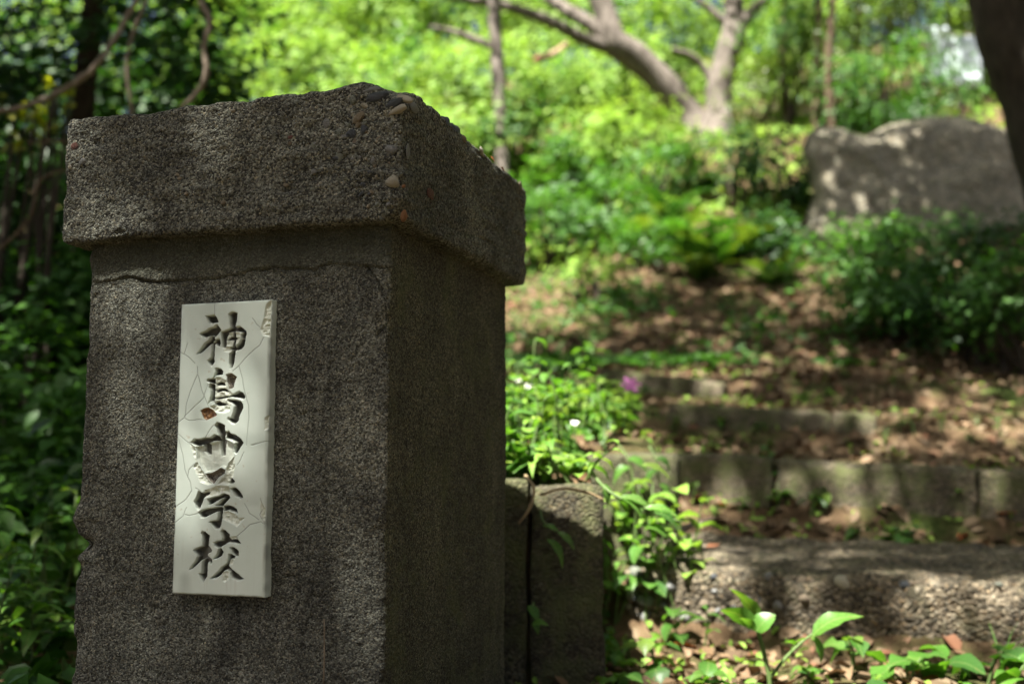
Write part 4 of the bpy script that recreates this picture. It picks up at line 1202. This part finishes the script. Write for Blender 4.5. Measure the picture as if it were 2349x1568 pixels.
# ---- boulder: big slab of rock leaning back
bc = at(2085, 430, 9.0)
def boulder():
    out = [(1838, 345), (1850, 300), (1880, 286), (1930, 292), (1985, 310), (2040, 282), (2130, 262), (2230, 268), (2310, 290), (2370, 360), (2400, 470), (2390, 600), (2180, 610), (1950, 610), (1850, 600), (1845, 520), (1868, 450), (1860, 400)]
    o = np.array(out, float); cx, cy = o[:, 0].mean(), 440.0
    rings, seg = 16, len(o) * 4
    t = np.linspace(0, len(o), seg, endpoint=False); i0 = t.astype(int); f = t - i0
    ring = o[i0] * (1 - f[:, None]) + o[(i0 + 1) % len(o)] * f[:, None]
    V = []
    for r in range(rings + 1):
        k = r / rings
        q = np.array([cx, cy]) + (ring - [cx, cy]) * (k ** .8)
        for (px, py) in q:
            lean = (600 - py) / 340 * .55                       # the slab leans away from the steps
            V.append(at(px, py, 8.75 + lean + .26 * k ** 9))
    for r in range(1, 7):                                       # back side
        k = 1 - r / 7
        q = np.array([cx, cy]) + (ring - [cx, cy]) * (k * .25 + .75 if r < 6 else .1)
        for (px, py) in q:
            lean = (600 - py) / 340 * .55
            V.append(at(px, py, 9.05 + lean + .75 * math.sin(r / 6 * 1.5)))
    V = np.array([tuple(v) for v in V])
    R_ = rings + 7
    F = [(a * seg + s, a * seg + (s + 1) % seg, (a + 1) * seg + (s + 1) % seg, (a + 1) * seg + s) for a in range(R_ - 1) for s in range(seg)]
    c0 = np.array(tuple(bc)); V = V - c0
    V += (V / (np.linalg.norm(V, axis=1, keepdims=True) + 1e-6)) * (0.012 * vnoise(V, .35, 60) + .012 * vnoise(V, .12, 61))[:, None]
    V[:, 1] += 0.07 * np.abs(vnoise(V + .13 * vnoise(V, .3, 66)[:, None], (.55, .55, .3), 62)) + .022 * np.abs(vnoise(V, .16, 67)) + .012 * vnoise(V, .07, 63)
    return np_mesh('boulder', V, np.array(F), M['rock'])
tag(obj('boulder', boulder(), None, bc), 'big flat grey brown boulder on the bank, flecked with sun', 'boulder')

# ---- pale sheet on posts among the leaves
sp0 = at(2185, 130, 12.6)
sg = empty('white_board', (sp0.x, sp0.y, gz(sp0.x, sp0.y)))
tag(sg, 'pale blue white board half hidden by leaves beside the dark trunk', 'board')
b0 = Vector(sg.location)
def flat_box(name, cx, cz, w, h, t, mat, parent, y=0.0):
    V, F = box_grid(np.linspace(-w / 2, w / 2, 6), np.linspace(-t / 2, t / 2, 3), np.linspace(-h / 2, h / 2, 6))
    V, N = round_box(V, (-w / 2, -t / 2, -h / 2), (w / 2, t / 2, h / 2), t * .3)
    V += N * (.004 * vnoise(V, .2, 70))[:, None]
    return obj(name, np_mesh(name, V, F, mat), parent, (cx, y, cz))
pL, pR = at(2150, 128, 12.6) - b0, at(2217, 140, 12.6) - b0
flat_box('panel', pL.x, pL.z, .36, .82, .04, M['board'], sg)
flat_box('panel', pR.x - .005, pR.z, .36, .70, .04, M['board'], sg, -.01)
for xx in (pL.x - .1, pR.x + .1):
    hh = pL.z + .3
    flat_box('post', xx, hh / 2 - .1, .05, hh + .2, .05, M['bark_brown'], sg, .05)
bush(2190, 195, 12.1, .42, .2, .26, 130, .10, 'leaf_mid', 490, 'thin leafy bush growing in front of the pale board', None, clumps=22, spread=.1)

# ------------------------------------------------------------------ ferns
def frond_mesh(name, seed, mat):
    r = random.Random(seed)
    n = 15
    V, F = [], []
    for q in range(n):
        t = (q + 1) / n
        x = t; z = .55 * t - .62 * t * t
        w = .26 * math.sin(math.pi * min(1, t * .92 + .08)) ** .8 + .015
        for sgn in (-1, 1):
            b = len(V)
            th = .032
            V += [(x - th, 0, z), (x + th * .6, 0, z), (x + th + .06, sgn * w, z - .05 - r.random() * .03), (x + .03, sgn * w * .6, z + .0)]
            F += [(b, b + 1, b + 2), (b, b + 2, b + 3)]
    for q in range(n):                                          # rachis
        t0, t1 = q / n, (q + 1) / n
        b = len(V)
        for t in (t0, t1):
            z = .55 * t - .62 * t * t
            V += [(t, -.008, z), (t, .008, z), (t, 0, z - .014)]
        for a_, c_ in ((0, 1), (1, 2), (2, 0)):
            F += [(b + a_, b + c_, b + 3 + c_), (b + a_, b + 3 + c_, b + 3 + a_)]
    return np_mesh(name, np.array(V), np.array(F), mat, smooth=False)
FR = [frond_mesh('frond', 3 + q, M[('leaf_dark', 'leaf_mid', 'leaf_bamboo')[q]]) for q in range(3)]
FERNS = [(1470, 520, 9.3, .55, 'fern with pale fronds left of the darker ferns on the bank'), (1570, 500, 9.2, .65, 'large arching fern in the middle of the bank'), (1650, 540, 8.9, .6, 'large fern right of the middle of the bank'),
         (1720, 480, 9.2, .55, 'fern under the dark glossy bush by the boulder'), (1610, 600, 8.5, .5, 'fern lowest on the bank above the dead leaves'), (1780, 620, 8.2, .45, 'fern at the foot of the boulder edge'), (1530, 440, 9.9, .5, 'fern near the foot of the leaning trunk')]
for q, (px, py, d, s, lb) in enumerate(FERNS):
    c = at(px, py + 40, d)
    root = empty('fern', (c.x, c.y, max(gz(c.x, c.y), c.z - .15) - .02), q)
    root.location.z = gz(c.x, c.y) - .02
    tag(root, lb, 'fern', 'ferns on the bank')
    nf = 11
    for k in range(nf):
        ss = s * random.uniform(.75, 1.15)
        obj('frond', FR[(q + k) % 3], root, (0, 0, 0), (0, -random.uniform(.25, .9), 2 * math.pi * (k + random.uniform(-.3, .3)) / nf), (ss, ss, ss))

# ------------------------------------------------------------------ single-leaf plants
def leaf_mesh(name, mat, shape='ovate', droop=.25, fold=.18, seed=0):
    """one leaf lying along +x from its stalk, length 1"""
    rows = 8
    V, F = [], []
    for q in range(rows + 1):
        t = q / rows
        if shape == 'ovate': w = .30 * math.sin(math.pi * t ** .72) ** .9
        elif shape == 'pointed': w = .215 * math.sin(math.pi * t ** .72) ** 1.05
        elif shape == 'lance': w = .17 * math.sin(math.pi * t ** .8) ** .9
        elif shape == 'round': w = .44 * math.sin(math.pi * t ** .85) ** .7
        else:                                                   # lobed
            w = .34 * math.sin(math.pi * t ** .7) ** .8 * (1.0 + .55 * math.cos(t * 9.0))
        w = max(w, .006)
        z = .12 * math.sin(math.pi * t) - droop * t * t
        wv = .018 * math.sin(q * 2.1 + seed)
        V += [(t, -w, z + fold * w + wv), (t, -w * .5, z + fold * w * .35 + .012 * math.sin(q * 2.9)), (t, 0, z), (t, w * .5, z + fold * w * .35 - .012 * math.sin(q * 2.3)), (t, w, z + fold * w - wv)]
    for q in range(rows):
        for k in range(4):
            a = q * 5 + k
            F.append((a, a + 5, a + 6, a + 1))
    return np_mesh(name, np.array(V), np.array(F), mat)
LF = {s: [leaf_mesh('leaf', M['leaf_near'], s, dr, fo, 3) for dr, fo in ((.2, .18), (.4, .3))] for s in ('ovate', 'lance', 'round', 'lobed', 'pointed')}
LFB = {s: [leaf_mesh('leaf', M['leaf_bright'], s, dr, fo, 4) for dr, fo in ((.2, .2), (.45, .3))] for s in ('ovate', 'lance', 'round')}
LFD = {s: [leaf_mesh('leaf', M['leaf_dark'], s, dr, fo, 5) for dr, fo in ((.25, .2), (.45, .3))] for s in ('ovate', 'lance')}

def weed(loc, label, group, shape='ovate', height=.12, leaf=.07, n=8, stems=1, lib=LF, seed=0, cat='weed', tilt=.35, bare=.15):
    r = random.Random(seed)
    root = empty('weed', loc, r.uniform(0, 6.28))
    tag(root, label, cat, group)
    for s in range(stems):
        a = r.uniform(0, 6.28); lean = tilt * r.uniform(.2, 1)
        tip = Vector((math.cos(a) * lean * height, math.sin(a) * lean * height, height * r.uniform(.8, 1.1)))
        mid = tip * .5 + Vector((r.uniform(-.1, .1) * height, r.uniform(-.1, .1) * height, .08 * height))
        obj('stem', tube_mesh('stem', [tube([Vector((0, 0, -.02)), mid, tip], [.0035, .003, .0018], 5)], M['stem']), root)
        m_ = max(2, n // stems)
        for k in range(m_):
            t = bare + (1 - bare) * (k + 1) / m_
            p = mid * (t * 2) if t < .5 else mid.lerp(tip, t * 2 - 1)
            sz = leaf * r.uniform(.7, 1.15) * (1.0 if t < .85 else .75)
            obj('leaf', r.choice(lib[shape]), root, p, (r.uniform(-.3, .3), r.uniform(-.55, .35), k * 2.4 + r.uniform(-.4, .4)), sz)
    return root

# weeds on top of the planter wall
rw = random.Random(31)
for q in range(72):
    for _ in range(40):
        x, y = rw.uniform(-.35, .48), rw.uniform(2.56, 4.6)
        if x < .06 * y + (.0 if y < 3.2 else .28) and x > -.04 * y - .05: break
    weed(Vector((x, y, gz(x, y))), 'low bright weed in the crowd on top of the low wall', 'weeds on the low wall', rw.choice(['ovate', 'ovate', 'round', 'lance']), rw.uniform(.12, .34) * (1.0 if y < 3.7 else .6), rw.uniform(.05, .095), rw.choice([6, 8, 9]), rw.choice([1, 2, 2]), lib=LFB if rw.random() < .45 else LF, seed=500 + q)
weed(Vector(at(1318, 900, 4.0)) * 1.0 - Vector((0, 0, .02)), 'tallest weed of the wall top, rising before the dark top step', None, 'ovate', .24, .085, 9, 1, seed=571)
for q in range(34):
    for _ in range(40):
        x, y = rw.uniform(.02, .66), rw.uniform(3.45, 5.6)
        if x < .06 * y + .26: break
    weed(Vector((x, y, gz(x, y))), 'bright weed behind the low wall, left of the second and third steps', 'weeds beside the steps', rw.choice(['ovate', 'ovate', 'round', 'lance']), rw.uniform(.08, .2), rw.uniform(.05, .085), rw.choice([6, 8]), rw.choice([1, 2]), lib=LFB if rw.random() < .5 else LF, seed=600 + q)
for q in range(16):
    x = rw.uniform(-.06, .24)
    weed(Vector((x, 2.53 + rw.uniform(0, .05), .455)), 'weed spilling over the front edge of the low wall', 'weeds spilling over the wall edge', rw.choice(['ovate', 'lance', 'round']), rw.uniform(.06, .13), rw.uniform(.045, .07), 8, 2, lib=LFB if q % 2 else LF, seed=660 + q, tilt=1.5)
for q in range(12):
    x = rw.uniform(.24, .56); y = 3.16 - .2 * (x - .2) - rw.uniform(.02, .14)
    weed(Vector((x, y, gz(x, y))), 'weed growing up the face of the short block wall', 'weeds at the short block wall', rw.choice(['ovate', 'lance', 'round']), rw.uniform(.16, .36), rw.uniform(.05, .085), 9, 2, lib=LFB if q % 2 else LF, seed=680 + q, tilt=.5)
# white-flowered weeds and one pink flower
def petal_mesh(mat):
    V = [(0, 0, 0), (.5, -.28, .1), (1, -.12, .12), (1, .12, .12), (.5, .28, .1)]
    return np_mesh('petal', np.array(V), np.array([(0, 1, 2), (0, 2, 3), (0, 3, 4)]), mat, smooth=False)
PETW, PETP = petal_mesh(M['white_petal']), petal_mesh(M['pink_petal'])
def flower(p, h, pet, label, group, size, n=5, cat='flower', face=(.9, 0, 0)):
    root = empty('flower', Vector((p.x, p.y, gz(p.x, p.y))))
    tag(root, label, cat, group)
    top = Vector((0, 0, p.z - root.location.z))
    obj('stem', tube_mesh('stem', [tube([Vector((.01, .01, -.02)), Vector((.006, 0, top.z * .5)), top], [.003, .0025, .002], 5)], M['stem']), root)
    E_ = Matrix.Rotation(face[0], 4, 'X') @ Matrix.Rotation(face[1], 4, 'Y')
    for k in range(n):
        o = obj('petal', pet, root, top, (E_ @ Matrix.Rotation(2 * math.pi * k / n, 4, 'Z')).to_euler(), size)
    return root
for px, py, d, lb in ((1187, 872, 3.6, 'white flower nearest the post edge'), (1212, 885, 3.5, 'white flower second from the post edge'), (1287, 912, 3.4, 'white flower right of the others in the weeds'), (1318, 968, 3.2, 'pale flower low in the weeds above the wall edge')):
    flower(at(px, py, d), 0, PETW, lb, 'white flowers in the weeds', .014)
flower(at(1446, 882, 3.9), 0, PETP, 'bright pink flower before the fourth step', None, .042, 6)
# trailing shoots over the wall
def shoot(name, pts, rad, leaves, label, lib=LF, group=None, cat='shoot', mat='stem'):
    p0 = at(*pts[0])
    root = empty(name, p0)
    tag(root, label, cat, group)
    obj('stem', tube_mesh('stem', [tube([at(*p) - p0 for p in pts], [rad] * (len(pts) - 1) + [rad * .5], 6)], M[mat]), root)
    for bx, by, tx, ty, d, shp, roll in leaves:
        a, b = at(bx, by, d), at(tx, ty, d - .012)
        v = b - a
        o = obj('leaf', LF[shp][int(bx) % 2] if lib is LF else lib[shp][int(bx) % 2], root, a - p0)
        q = v.to_track_quat('X', 'Z')
        o.rotation_euler = (q.to_matrix() @ Matrix.Rotation(roll, 3, 'X')).to_euler()
        o.scale = (v.length,) * 3
    return root
shoot('trailing_shoot', [(1345, 1060, 2.52), (1375, 1105, 2.45), (1420, 1140, 2.42), (1500, 1170, 2.4), (1560, 1195, 2.38)], .004,
      [(1365, 1060, 1340, 1085, 2.45, 'ovate', .6), (1360, 1070, 1405, 1100, 2.45, 'ovate', -.4), (1378, 1108, 1400, 1155, 2.44, 'ovate', .4), (1420, 1140, 1505, 1160, 2.42, 'lance', .5), (1430, 1142, 1480, 1185, 2.41, 'ovate', .3), (1480, 1165, 1560, 1175, 2.4, 'lance', .6), (1500, 1172, 1560, 1205, 2.38, 'ovate', .4), (1520, 1178, 1480, 1205, 2.38, 'lance', .2), (1470, 1065, 1540, 1085, 2.6, 'lance', .5)],
      'leafy shoot trailing over the wall corner towards the steps')
shoot('trailing_shoot', [(1240, 1170, 2.40), (1250, 1200, 2.38), (1290, 1225, 2.37), (1315, 1250, 2.36)], .003,
      [(1245, 1205, 1290, 1215, 2.38, 'lance', .6), (1280, 1218, 1322, 1255, 2.37, 'lance', .7), (1255, 1235, 1305, 1290, 2.37, 'lance', .6)], 'small shoot hanging down the face of the low wall')
shoot('trailing_shoot', [(1225, 1380, 2.38), (1222, 1410, 2.37), (1232, 1440, 2.36)], .0025, [(1212, 1388, 1240, 1425, 2.37, 'ovate', .5), (1222, 1430, 1258, 1428, 2.36, 'ovate', .5), (1225, 1425, 1238, 1450, 2.36, 'ovate', .5)], 'lowest small leafy shoot on the wall face')
shoot('trailing_shoot', [(1420, 1020, 3.24), (1440, 1050, 3.2), (1452, 1100, 3.19), (1446, 1150, 3.18)], .003, [(1440, 1050, 1490, 1075, 3.19, 'ovate', .5), (1445, 1070, 1400, 1095, 3.19, 'ovate', -.4), (1452, 1098, 1500, 1128, 3.18, 'lance', .5), (1450, 1120, 1408, 1150, 3.18, 'ovate', .3), (1446, 1148, 1478, 1180, 3.17, 'ovate', .4)], 'leafy shoot hanging over the short block wall')
shoot('trailing_shoot', [(1490, 1022, 3.2), (1508, 1060, 3.17), (1514, 1110, 3.16)], .003, [(1505, 1050, 1545, 1070, 3.17, 'ovate', .5), (1510, 1075, 1478, 1102, 3.16, 'ovate', -.3), (1514, 1108, 1540, 1140, 3.15, 'ovate', .4)], 'leafy shoot at the right end of the short block wall')
shoot('dry_shoot', [(1205, 1090, 2.40), (1225, 1120, 2.37), (1215, 1165, 2.36), (1190, 1200, 2.37)], .004, [], 'curled dry tan root hanging from the wall top', cat='root', mat='dry_stem')
shoot('dry_shoot', [(1240, 1135, 2.38), (1290, 1120, 2.36), (1345, 1128, 2.37), (1385, 1145, 2.39)], .004, [], 'dry tan stem lying along the wall edge', cat='root', mat='dry_stem')
# twig lying on the lowest step
shoot('fallen_twig', [(1512, 1290, 2.97), (1534, 1240, 3.12), (1575, 1208, 3.4), (1640, 1187, 3.6)], .011, [], 'forked grey twig lying across the left end of the lowest step', cat='twig', mat='vine')

# sapling in front of the steps
SD = 2.36
shoot('sapling', [(1768, 1640, SD), (1766, 1560, SD), (1752, 1490, SD), (1738, 1440, SD), (1732, 1412, SD)], .0055,
      [(1738, 1440, 1688, 1336, SD + .01, 'pointed', .35), (1740, 1442, 1652, 1384, SD - .02, 'pointed', 1.0), (1736, 1446, 1774, 1404, SD - .03, 'round', .9), (1734, 1446, 1700, 1408, SD - .04, 'pointed', .6)],
      'young sapling standing before the lowest step with upright leaves')
sapl = [o for o in COL.objects if o.name.startswith('sapling')][0]
p0 = Vector(sapl.location)
obj('stem', tube_mesh('stem', [tube([at(*p) - p0 for p in ((1768, 1552, SD), (1800, 1510, SD), (1835, 1475, SD), (1866, 1450, SD))], [.0045, .004, .0035, .002], 6)], M['stem']), sapl)
for bx, by, tx, ty, d, shp, roll in ((1864, 1456, 1972, 1394, SD - .02, 'pointed', .5), (1866, 1455, 1892, 1518, SD, 'lance', .6), (1850, 1462, 1806, 1492, SD - .02, 'pointed', .5), (1830, 1478, 1796, 1465, SD - .02, 'pointed', .5)):
    a, b = at(bx, by, d), at(tx, ty, d - .012); v = b - a
    o = obj('leaf', LF[shp][0], sapl, a - p0)
    o.rotation_euler = (v.to_track_quat('X', 'Z').to_matrix() @ Matrix.Rotation(roll, 3, 'X')).to_euler(); o.scale = (v.length,) * 3

# weeds on the ground before the lowest step
GW = [(1330, 1500, 2.5, 'lobed', .10, .10, 6, 'broad weed at the foot of the low wall'), (1420, 1530, 2.35, 'lobed', .07, .10, 5, 'spreading weed left of the sapling'), (1500, 1500, 2.5, 'lobed', .12, .11, 6, 'wide leaved weed between the wall and the lowest step'),
      (1620, 1545, 2.35, 'ovate', .05, .11, 5, 'flat weed with a large pointed leaf left of the sapling foot'), (1545, 1400, 2.85, 'round', .16, .08, 6, 'round leaved weed against the broken left end of the lowest step'), (1610, 1390, 2.85, 'lance', .18, .08, 5, 'narrow leaved weed before the pebble face'),
      (1860, 1540, 2.4, 'ovate', .06, .08, 6, 'small weed close right of the sapling'), (1960, 1510, 2.5, 'lobed', .12, .10, 7, 'lobed weed right of the sapling under its long leaf'), (2080, 1530, 2.4, 'lobed', .09, .11, 7, 'large lobed weed in the middle of the lower right'), (2160, 1520, 2.45, 'round', .10, .09, 7, 'round leaved weed right of the large lobed weed'),
      (2260, 1510, 2.45, 'lobed', .12, .10, 7, 'lobed weed near the right edge below the lowest step'), (2330, 1540, 2.35, 'ovate', .12, .10, 7, 'leafy weed cut by the lower right edge'), (2220, 1560, 2.25, 'ovate', .05, .08, 6, 'low weed along the bottom edge at the right'), (1720, 1560, 2.28, 'ovate', .04, .08, 5, 'low weed hugging the sapling foot'),
      (1980, 1565, 2.25, 'round', .04, .07, 5, 'low round weed at the bottom edge right of the sapling'), (1450, 1470, 2.7, 'lance', .10, .07, 5, 'thin weed in the dark gap beside the wall')]
for q, (px, py, d, shp, h, lf, n, lb) in enumerate(GW):
    c = at(px, py, d)
    weed(Vector((c.x, c.y, gz(c.x, c.y))), lb, 'weeds before the lowest step', shp, h * .7, lf * random.uniform(.65, .95), n, 1 if n < 7 else 2, seed=700 + q, tilt=.6)
# weeds on the treads
rt = random.Random(44)
TW = [(1650, 1200), (1700, 1190), (1780, 1180), (1860, 1200), (1960, 1250), (2050, 1250), (2075, 1265), (1890, 1190), (1785, 1130), (1780, 1080), (2210, 1130), (2240, 1165), (2200, 1190), (1590, 1170), (2300, 1010), (2230, 1020), (2100, 1010), (2160, 990), (2060, 1000), (1650, 985), (1600, 960), (1740, 1000), (1560, 900), (1620, 880), (1850, 925), (1900, 920), (1550, 1000), (1480, 920), (2330, 960), (1700, 840), (2050, 900), (1930, 870)]
def place_of(px, py):
    return ('tread of the lowest step' if py > 1140 else 'joint of the second step' if py > 1050 and px < 1800 else 'tread of the second step' if py > 950 else 'tread of the third step')
seen_ = {}
for px, py in sorted(TW):
    p = on_ground(px, py, 3.05)
    w_ = place_of(px, py); k_ = seen_.get(w_, 0); seen_[w_] = k_ + 1
    weed(p, f'small green weed on the {w_}, {ORD[k_]} from the left', 'weeds between the steps', rt.choice(['ovate', 'round', 'lance']), rt.uniform(.05, .12), rt.uniform(.04, .065), 6, rt.choice([1, 2]), seed=800 + TW.index((px, py)))
# tall shady weeds at the lower left
rl = random.Random(61)
for q in range(30):
    px, py, d = rl.uniform(-60, 170), rl.uniform(1080, 1560), rl.uniform(2.3, 3.4)
    c = at(px, py, d)
    g0 = gz(c.x, c.y)
    h = max(.12, c.z - g0)
    weed(Vector((c.x, c.y, g0)), 'tall shaded weed with pointed leaves in the lower left', 'shaded weeds left of the post', rl.choice(['ovate', 'lance']), h, rl.uniform(.07, .11), 10, 1, LFD if rl.random() < .5 else LF, seed=900 + q, tilt=.25, bare=.35)

# grass tufts
def tuft(p, label, group, n=14, h=.14, seed=0):
    r = random.Random(seed)
    V, F = [], []
    for q in range(n):
        a = r.uniform(0, 6.28); l = h * r.uniform(.6, 1.2); o = r.uniform(.2, .7) * l
        dx, dy = math.cos(a), math.sin(a); w = .0022
        b = len(V)
        for t in (0, .4, .75, 1):
            x = o * t ** 1.8; z = l * t * (1 - .25 * t)
            ww = w * (1 - t * .85)
            V += [(dx * x - dy * ww, dy * x + dx * ww, z), (dx * x + dy * ww, dy * x - dx * ww, z)]
        for t in range(3):
            F.append((b + 2 * t, b + 2 * t + 1, b + 2 * t + 3, b + 2 * t + 2))
    return tag(obj('grass_tuft', np_mesh('grass_tuft', np.array(V), np.array(F), M['leaf_near']), None, p), label, 'grass', group)
for q, (px, py, h, lb) in enumerate(((2060, 1270, .10, 'grass tuft on the lowest step with a dry bent blade'), (2030, 1035, .14, 'pale grass tuft at the end of the third step'), (2300, 1560, .16, 'grass tuft at the bottom right corner'), (2240, 980, .10, 'grass tuft in the litter at the right above the second step'))):
    tuft(on_ground(px, py, 2.1), lb, 'grass tufts by the steps', 16, h, 40 + q)

# ------------------------------------------------------------------ dead leaves
def dead_mesh(seed, mat):
    r = random.Random(seed)
    V, F = [], []
    rows = 5
    cu, tw = r.uniform(-.5, .5), r.uniform(-.4, .4)
    for q in range(rows + 1):
        t = q / rows
        w = max(.01, .27 * math.sin(math.pi * t ** .8))
        z = cu * (t - .5) ** 2 + .03 * r.random()
        V += [(t - .5, -w, z + .35 * w + tw * w), (t - .5, 0, z), (t - .5, w, z + .35 * w - tw * w)]
    for q in range(rows):
        for k in range(2):
            a = q * 3 + k
            F.append((a, a + 3, a + 4, a + 1))
    return np_mesh('dead_leaf', np.array(V), np.array(F), mat)
DL = {k: [dead_mesh(q + len(k), M[k]) for q in range(3)] for k in ('dead', 'dead_orange', 'dead_brown')}
SINGLE = [(2300, 1195, .075, 'dead_orange', 'orange dead leaf leaning on the second step at the right'), (1985, 1290, .05, 'dead_orange', 'orange dead leaf on the edge of the lowest step beside the grass tuft'), (2210, 1235, .05, 'dead_orange', 'orange dead leaf lying between grass tuft and second step'),
          (1640, 1285, .06, 'dead_brown', 'brown curled dead leaf on the left end of the lowest step'), (1560, 1280, .05, 'dead_brown', 'brown dead leaf beside the grey twig'), (1605, 1165, .06, 'dead_brown', 'dark red dead leaf at the left end of the second step'),
          (1580, 1500, .08, 'dead_orange', 'big peach dead leaf on the ground left of the sapling'), (1610, 1510, .07, 'dead', 'pale crumpled dead leaf next to the big peach leaf'), (1690, 1520, .07, 'dead', 'tan dead leaf just left of the sapling stem'), (1390, 1545, .08, 'dead', 'pale round dead leaf below the low wall'),
          (1650, 1180, .05, 'dead_orange', 'small pink dead leaf among weeds on the first tread'), (1850, 1545, .06, 'dead_brown', 'red brown dead leaf under the sapling branch'), (2120, 1560, .08, 'dead_orange', 'peach dead leaf at the bottom edge right of the sapling')]
for q, (px, py, s, k, lb) in enumerate(SINGLE):
    p = on_ground(px, py, 2.1)
    if 2.9 < VX * p.x + VY * p.y < 3.62 and p.x > .34: p.z = max(p.z, .215)
    tag(obj('dead_leaf', DL[k][q % 3], None, p + Vector((0, 0, .012)), (random.uniform(-.3, .3), random.uniform(-.3, .3), random.uniform(0, 6)), s * 1.3), lb, 'leaf', 'single dead leaves by the steps')
# leaf bits on the cap
for sx, sy, lb in ((1237, 397, 'tiny orange leaf scrap on the sloping top edge of the cap'), (1262, 423, 'tiny brown scrap on the top edge of the cap, lower than the orange one')):
    b_, z_ = on_side(sx * PW / 2560, sy * PW / 2560, OVR)
    pw_ = corner + fx * (OVR - .006) + fy * b_ + Vector((0, 0, z_))
    tag(obj('dead_leaf', DL['dead_orange' if sx < 1250 else 'dead_brown'][0], None, pw_, (1.2, .4, 1.0), .016), lb, 'leaf')

def scatter_litter(n, seed, xr, yr, size, mat, name, label, cat, cond=None, aspect=.55, six=True, lift=.012, tilt=.35):
    rng = np.random.default_rng(seed)
    x = rng.uniform(*xr, n); y = yr[0] + (yr[1] - yr[0]) * rng.random(n) ** 1.3
    if cond is not None:
        k = cond(x, y, rng); x, y = x[k], y[k]
    z = ground_z(x, y)
    e = .05
    nx_ = -(ground_z(x + e, y, False) - ground_z(x - e, y, False)) / (2 * e); ny_ = -(ground_z(x, y + e, False) - ground_z(x, y - e, False)) / (2 * e)
    nx_, ny_ = np.clip(nx_, -1, 1), np.clip(ny_, -1, 1)
    N = np.stack([nx_, ny_, np.ones_like(x)], 1) + rng.normal(size=(len(x), 3)) * tilt
    S = size * rng.uniform(.55, 1.35, len(x))
    V, F = leaf_cloud(np.stack([x, y, z + lift], 1), S, N, aspect, fold=.5, six=six, rng=rng)
    return tag(obj(name, np_mesh(name, V, F, mat, smooth=False)), label, cat, kind='stuff')
scatter_litter(9000, 81, (-.2, 4.2), (2.0, 7.5), .055, M['dead'], 'leaf_litter', 'brown dead leaves strewn over steps and path', 'leaf litter', lambda x, y, r: (x > .02 * y) & ~((y > 2.95 - .3 * (x - .5)) & (y < 3.5 - .3 * (x - .5)) & (x > .3) & (r.random(len(x)) < .97)))
scatter_litter(9000, 82, (-.6, 6), (6.0, 10.5), .075, M['dead'], 'leaf_litter', 'brown dead leaves covering the slope above the steps', 'leaf litter', lambda x, y, r: (x > .10 * y) | (r.random(len(x)) < .65))
scatter_litter(2500, 83, (-4, -.7), (1.6, 6), .06, M['dead'], 'leaf_litter', 'dead leaves on the shaded ground left of the post', 'leaf litter')
# ground cover: small leaves low over the soil
def patchy(thr, sc, seed):
    return lambda x, y, r: vnoise(np.stack([x, y, 0 * x], 1), sc, seed) + .35 * r.normal(size=len(x)) * .5 > thr
scatter_litter(7000, 91, (-.5, 4.5), (2.1, 8.5), .03, M['leaf_bright'], 'ground_cover', 'tiny green ground cover between steps and slope', 'ground cover', patchy(.12, .5, 91), lift=.025, tilt=.6)
scatter_litter(9000, 92, (-1.5, 2.3), (6.3, 12), .07, M['leaf_mid'], 'ground_cover', 'green ground cover on the mossy bank right of the post', 'ground cover', lambda x, y, r: patchy(-.02, .9, 92)(x, y, r) | ((x < .1 * y) & (r.random(len(x)) < .25)), lift=.07, tilt=.7)
scatter_litter(14000, 93, (-9, 9), (9.5, 22), .13, M['leaf_bright'], 'ground_cover', 'bright ground cover over the sunlit far slope', 'ground cover', None, lift=.12, tilt=.8, six=False)
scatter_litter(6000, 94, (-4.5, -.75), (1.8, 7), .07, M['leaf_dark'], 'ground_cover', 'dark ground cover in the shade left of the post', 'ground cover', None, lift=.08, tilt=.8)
scatter_litter(5000, 95, (-.45, .5), (2.55, 6.5), .04, M['leaf_near'], 'ground_cover', 'small bright leaves matted over the planter top', 'ground cover', lambda x, y, r: x < .05 * y + .14, lift=.03, tilt=.8)
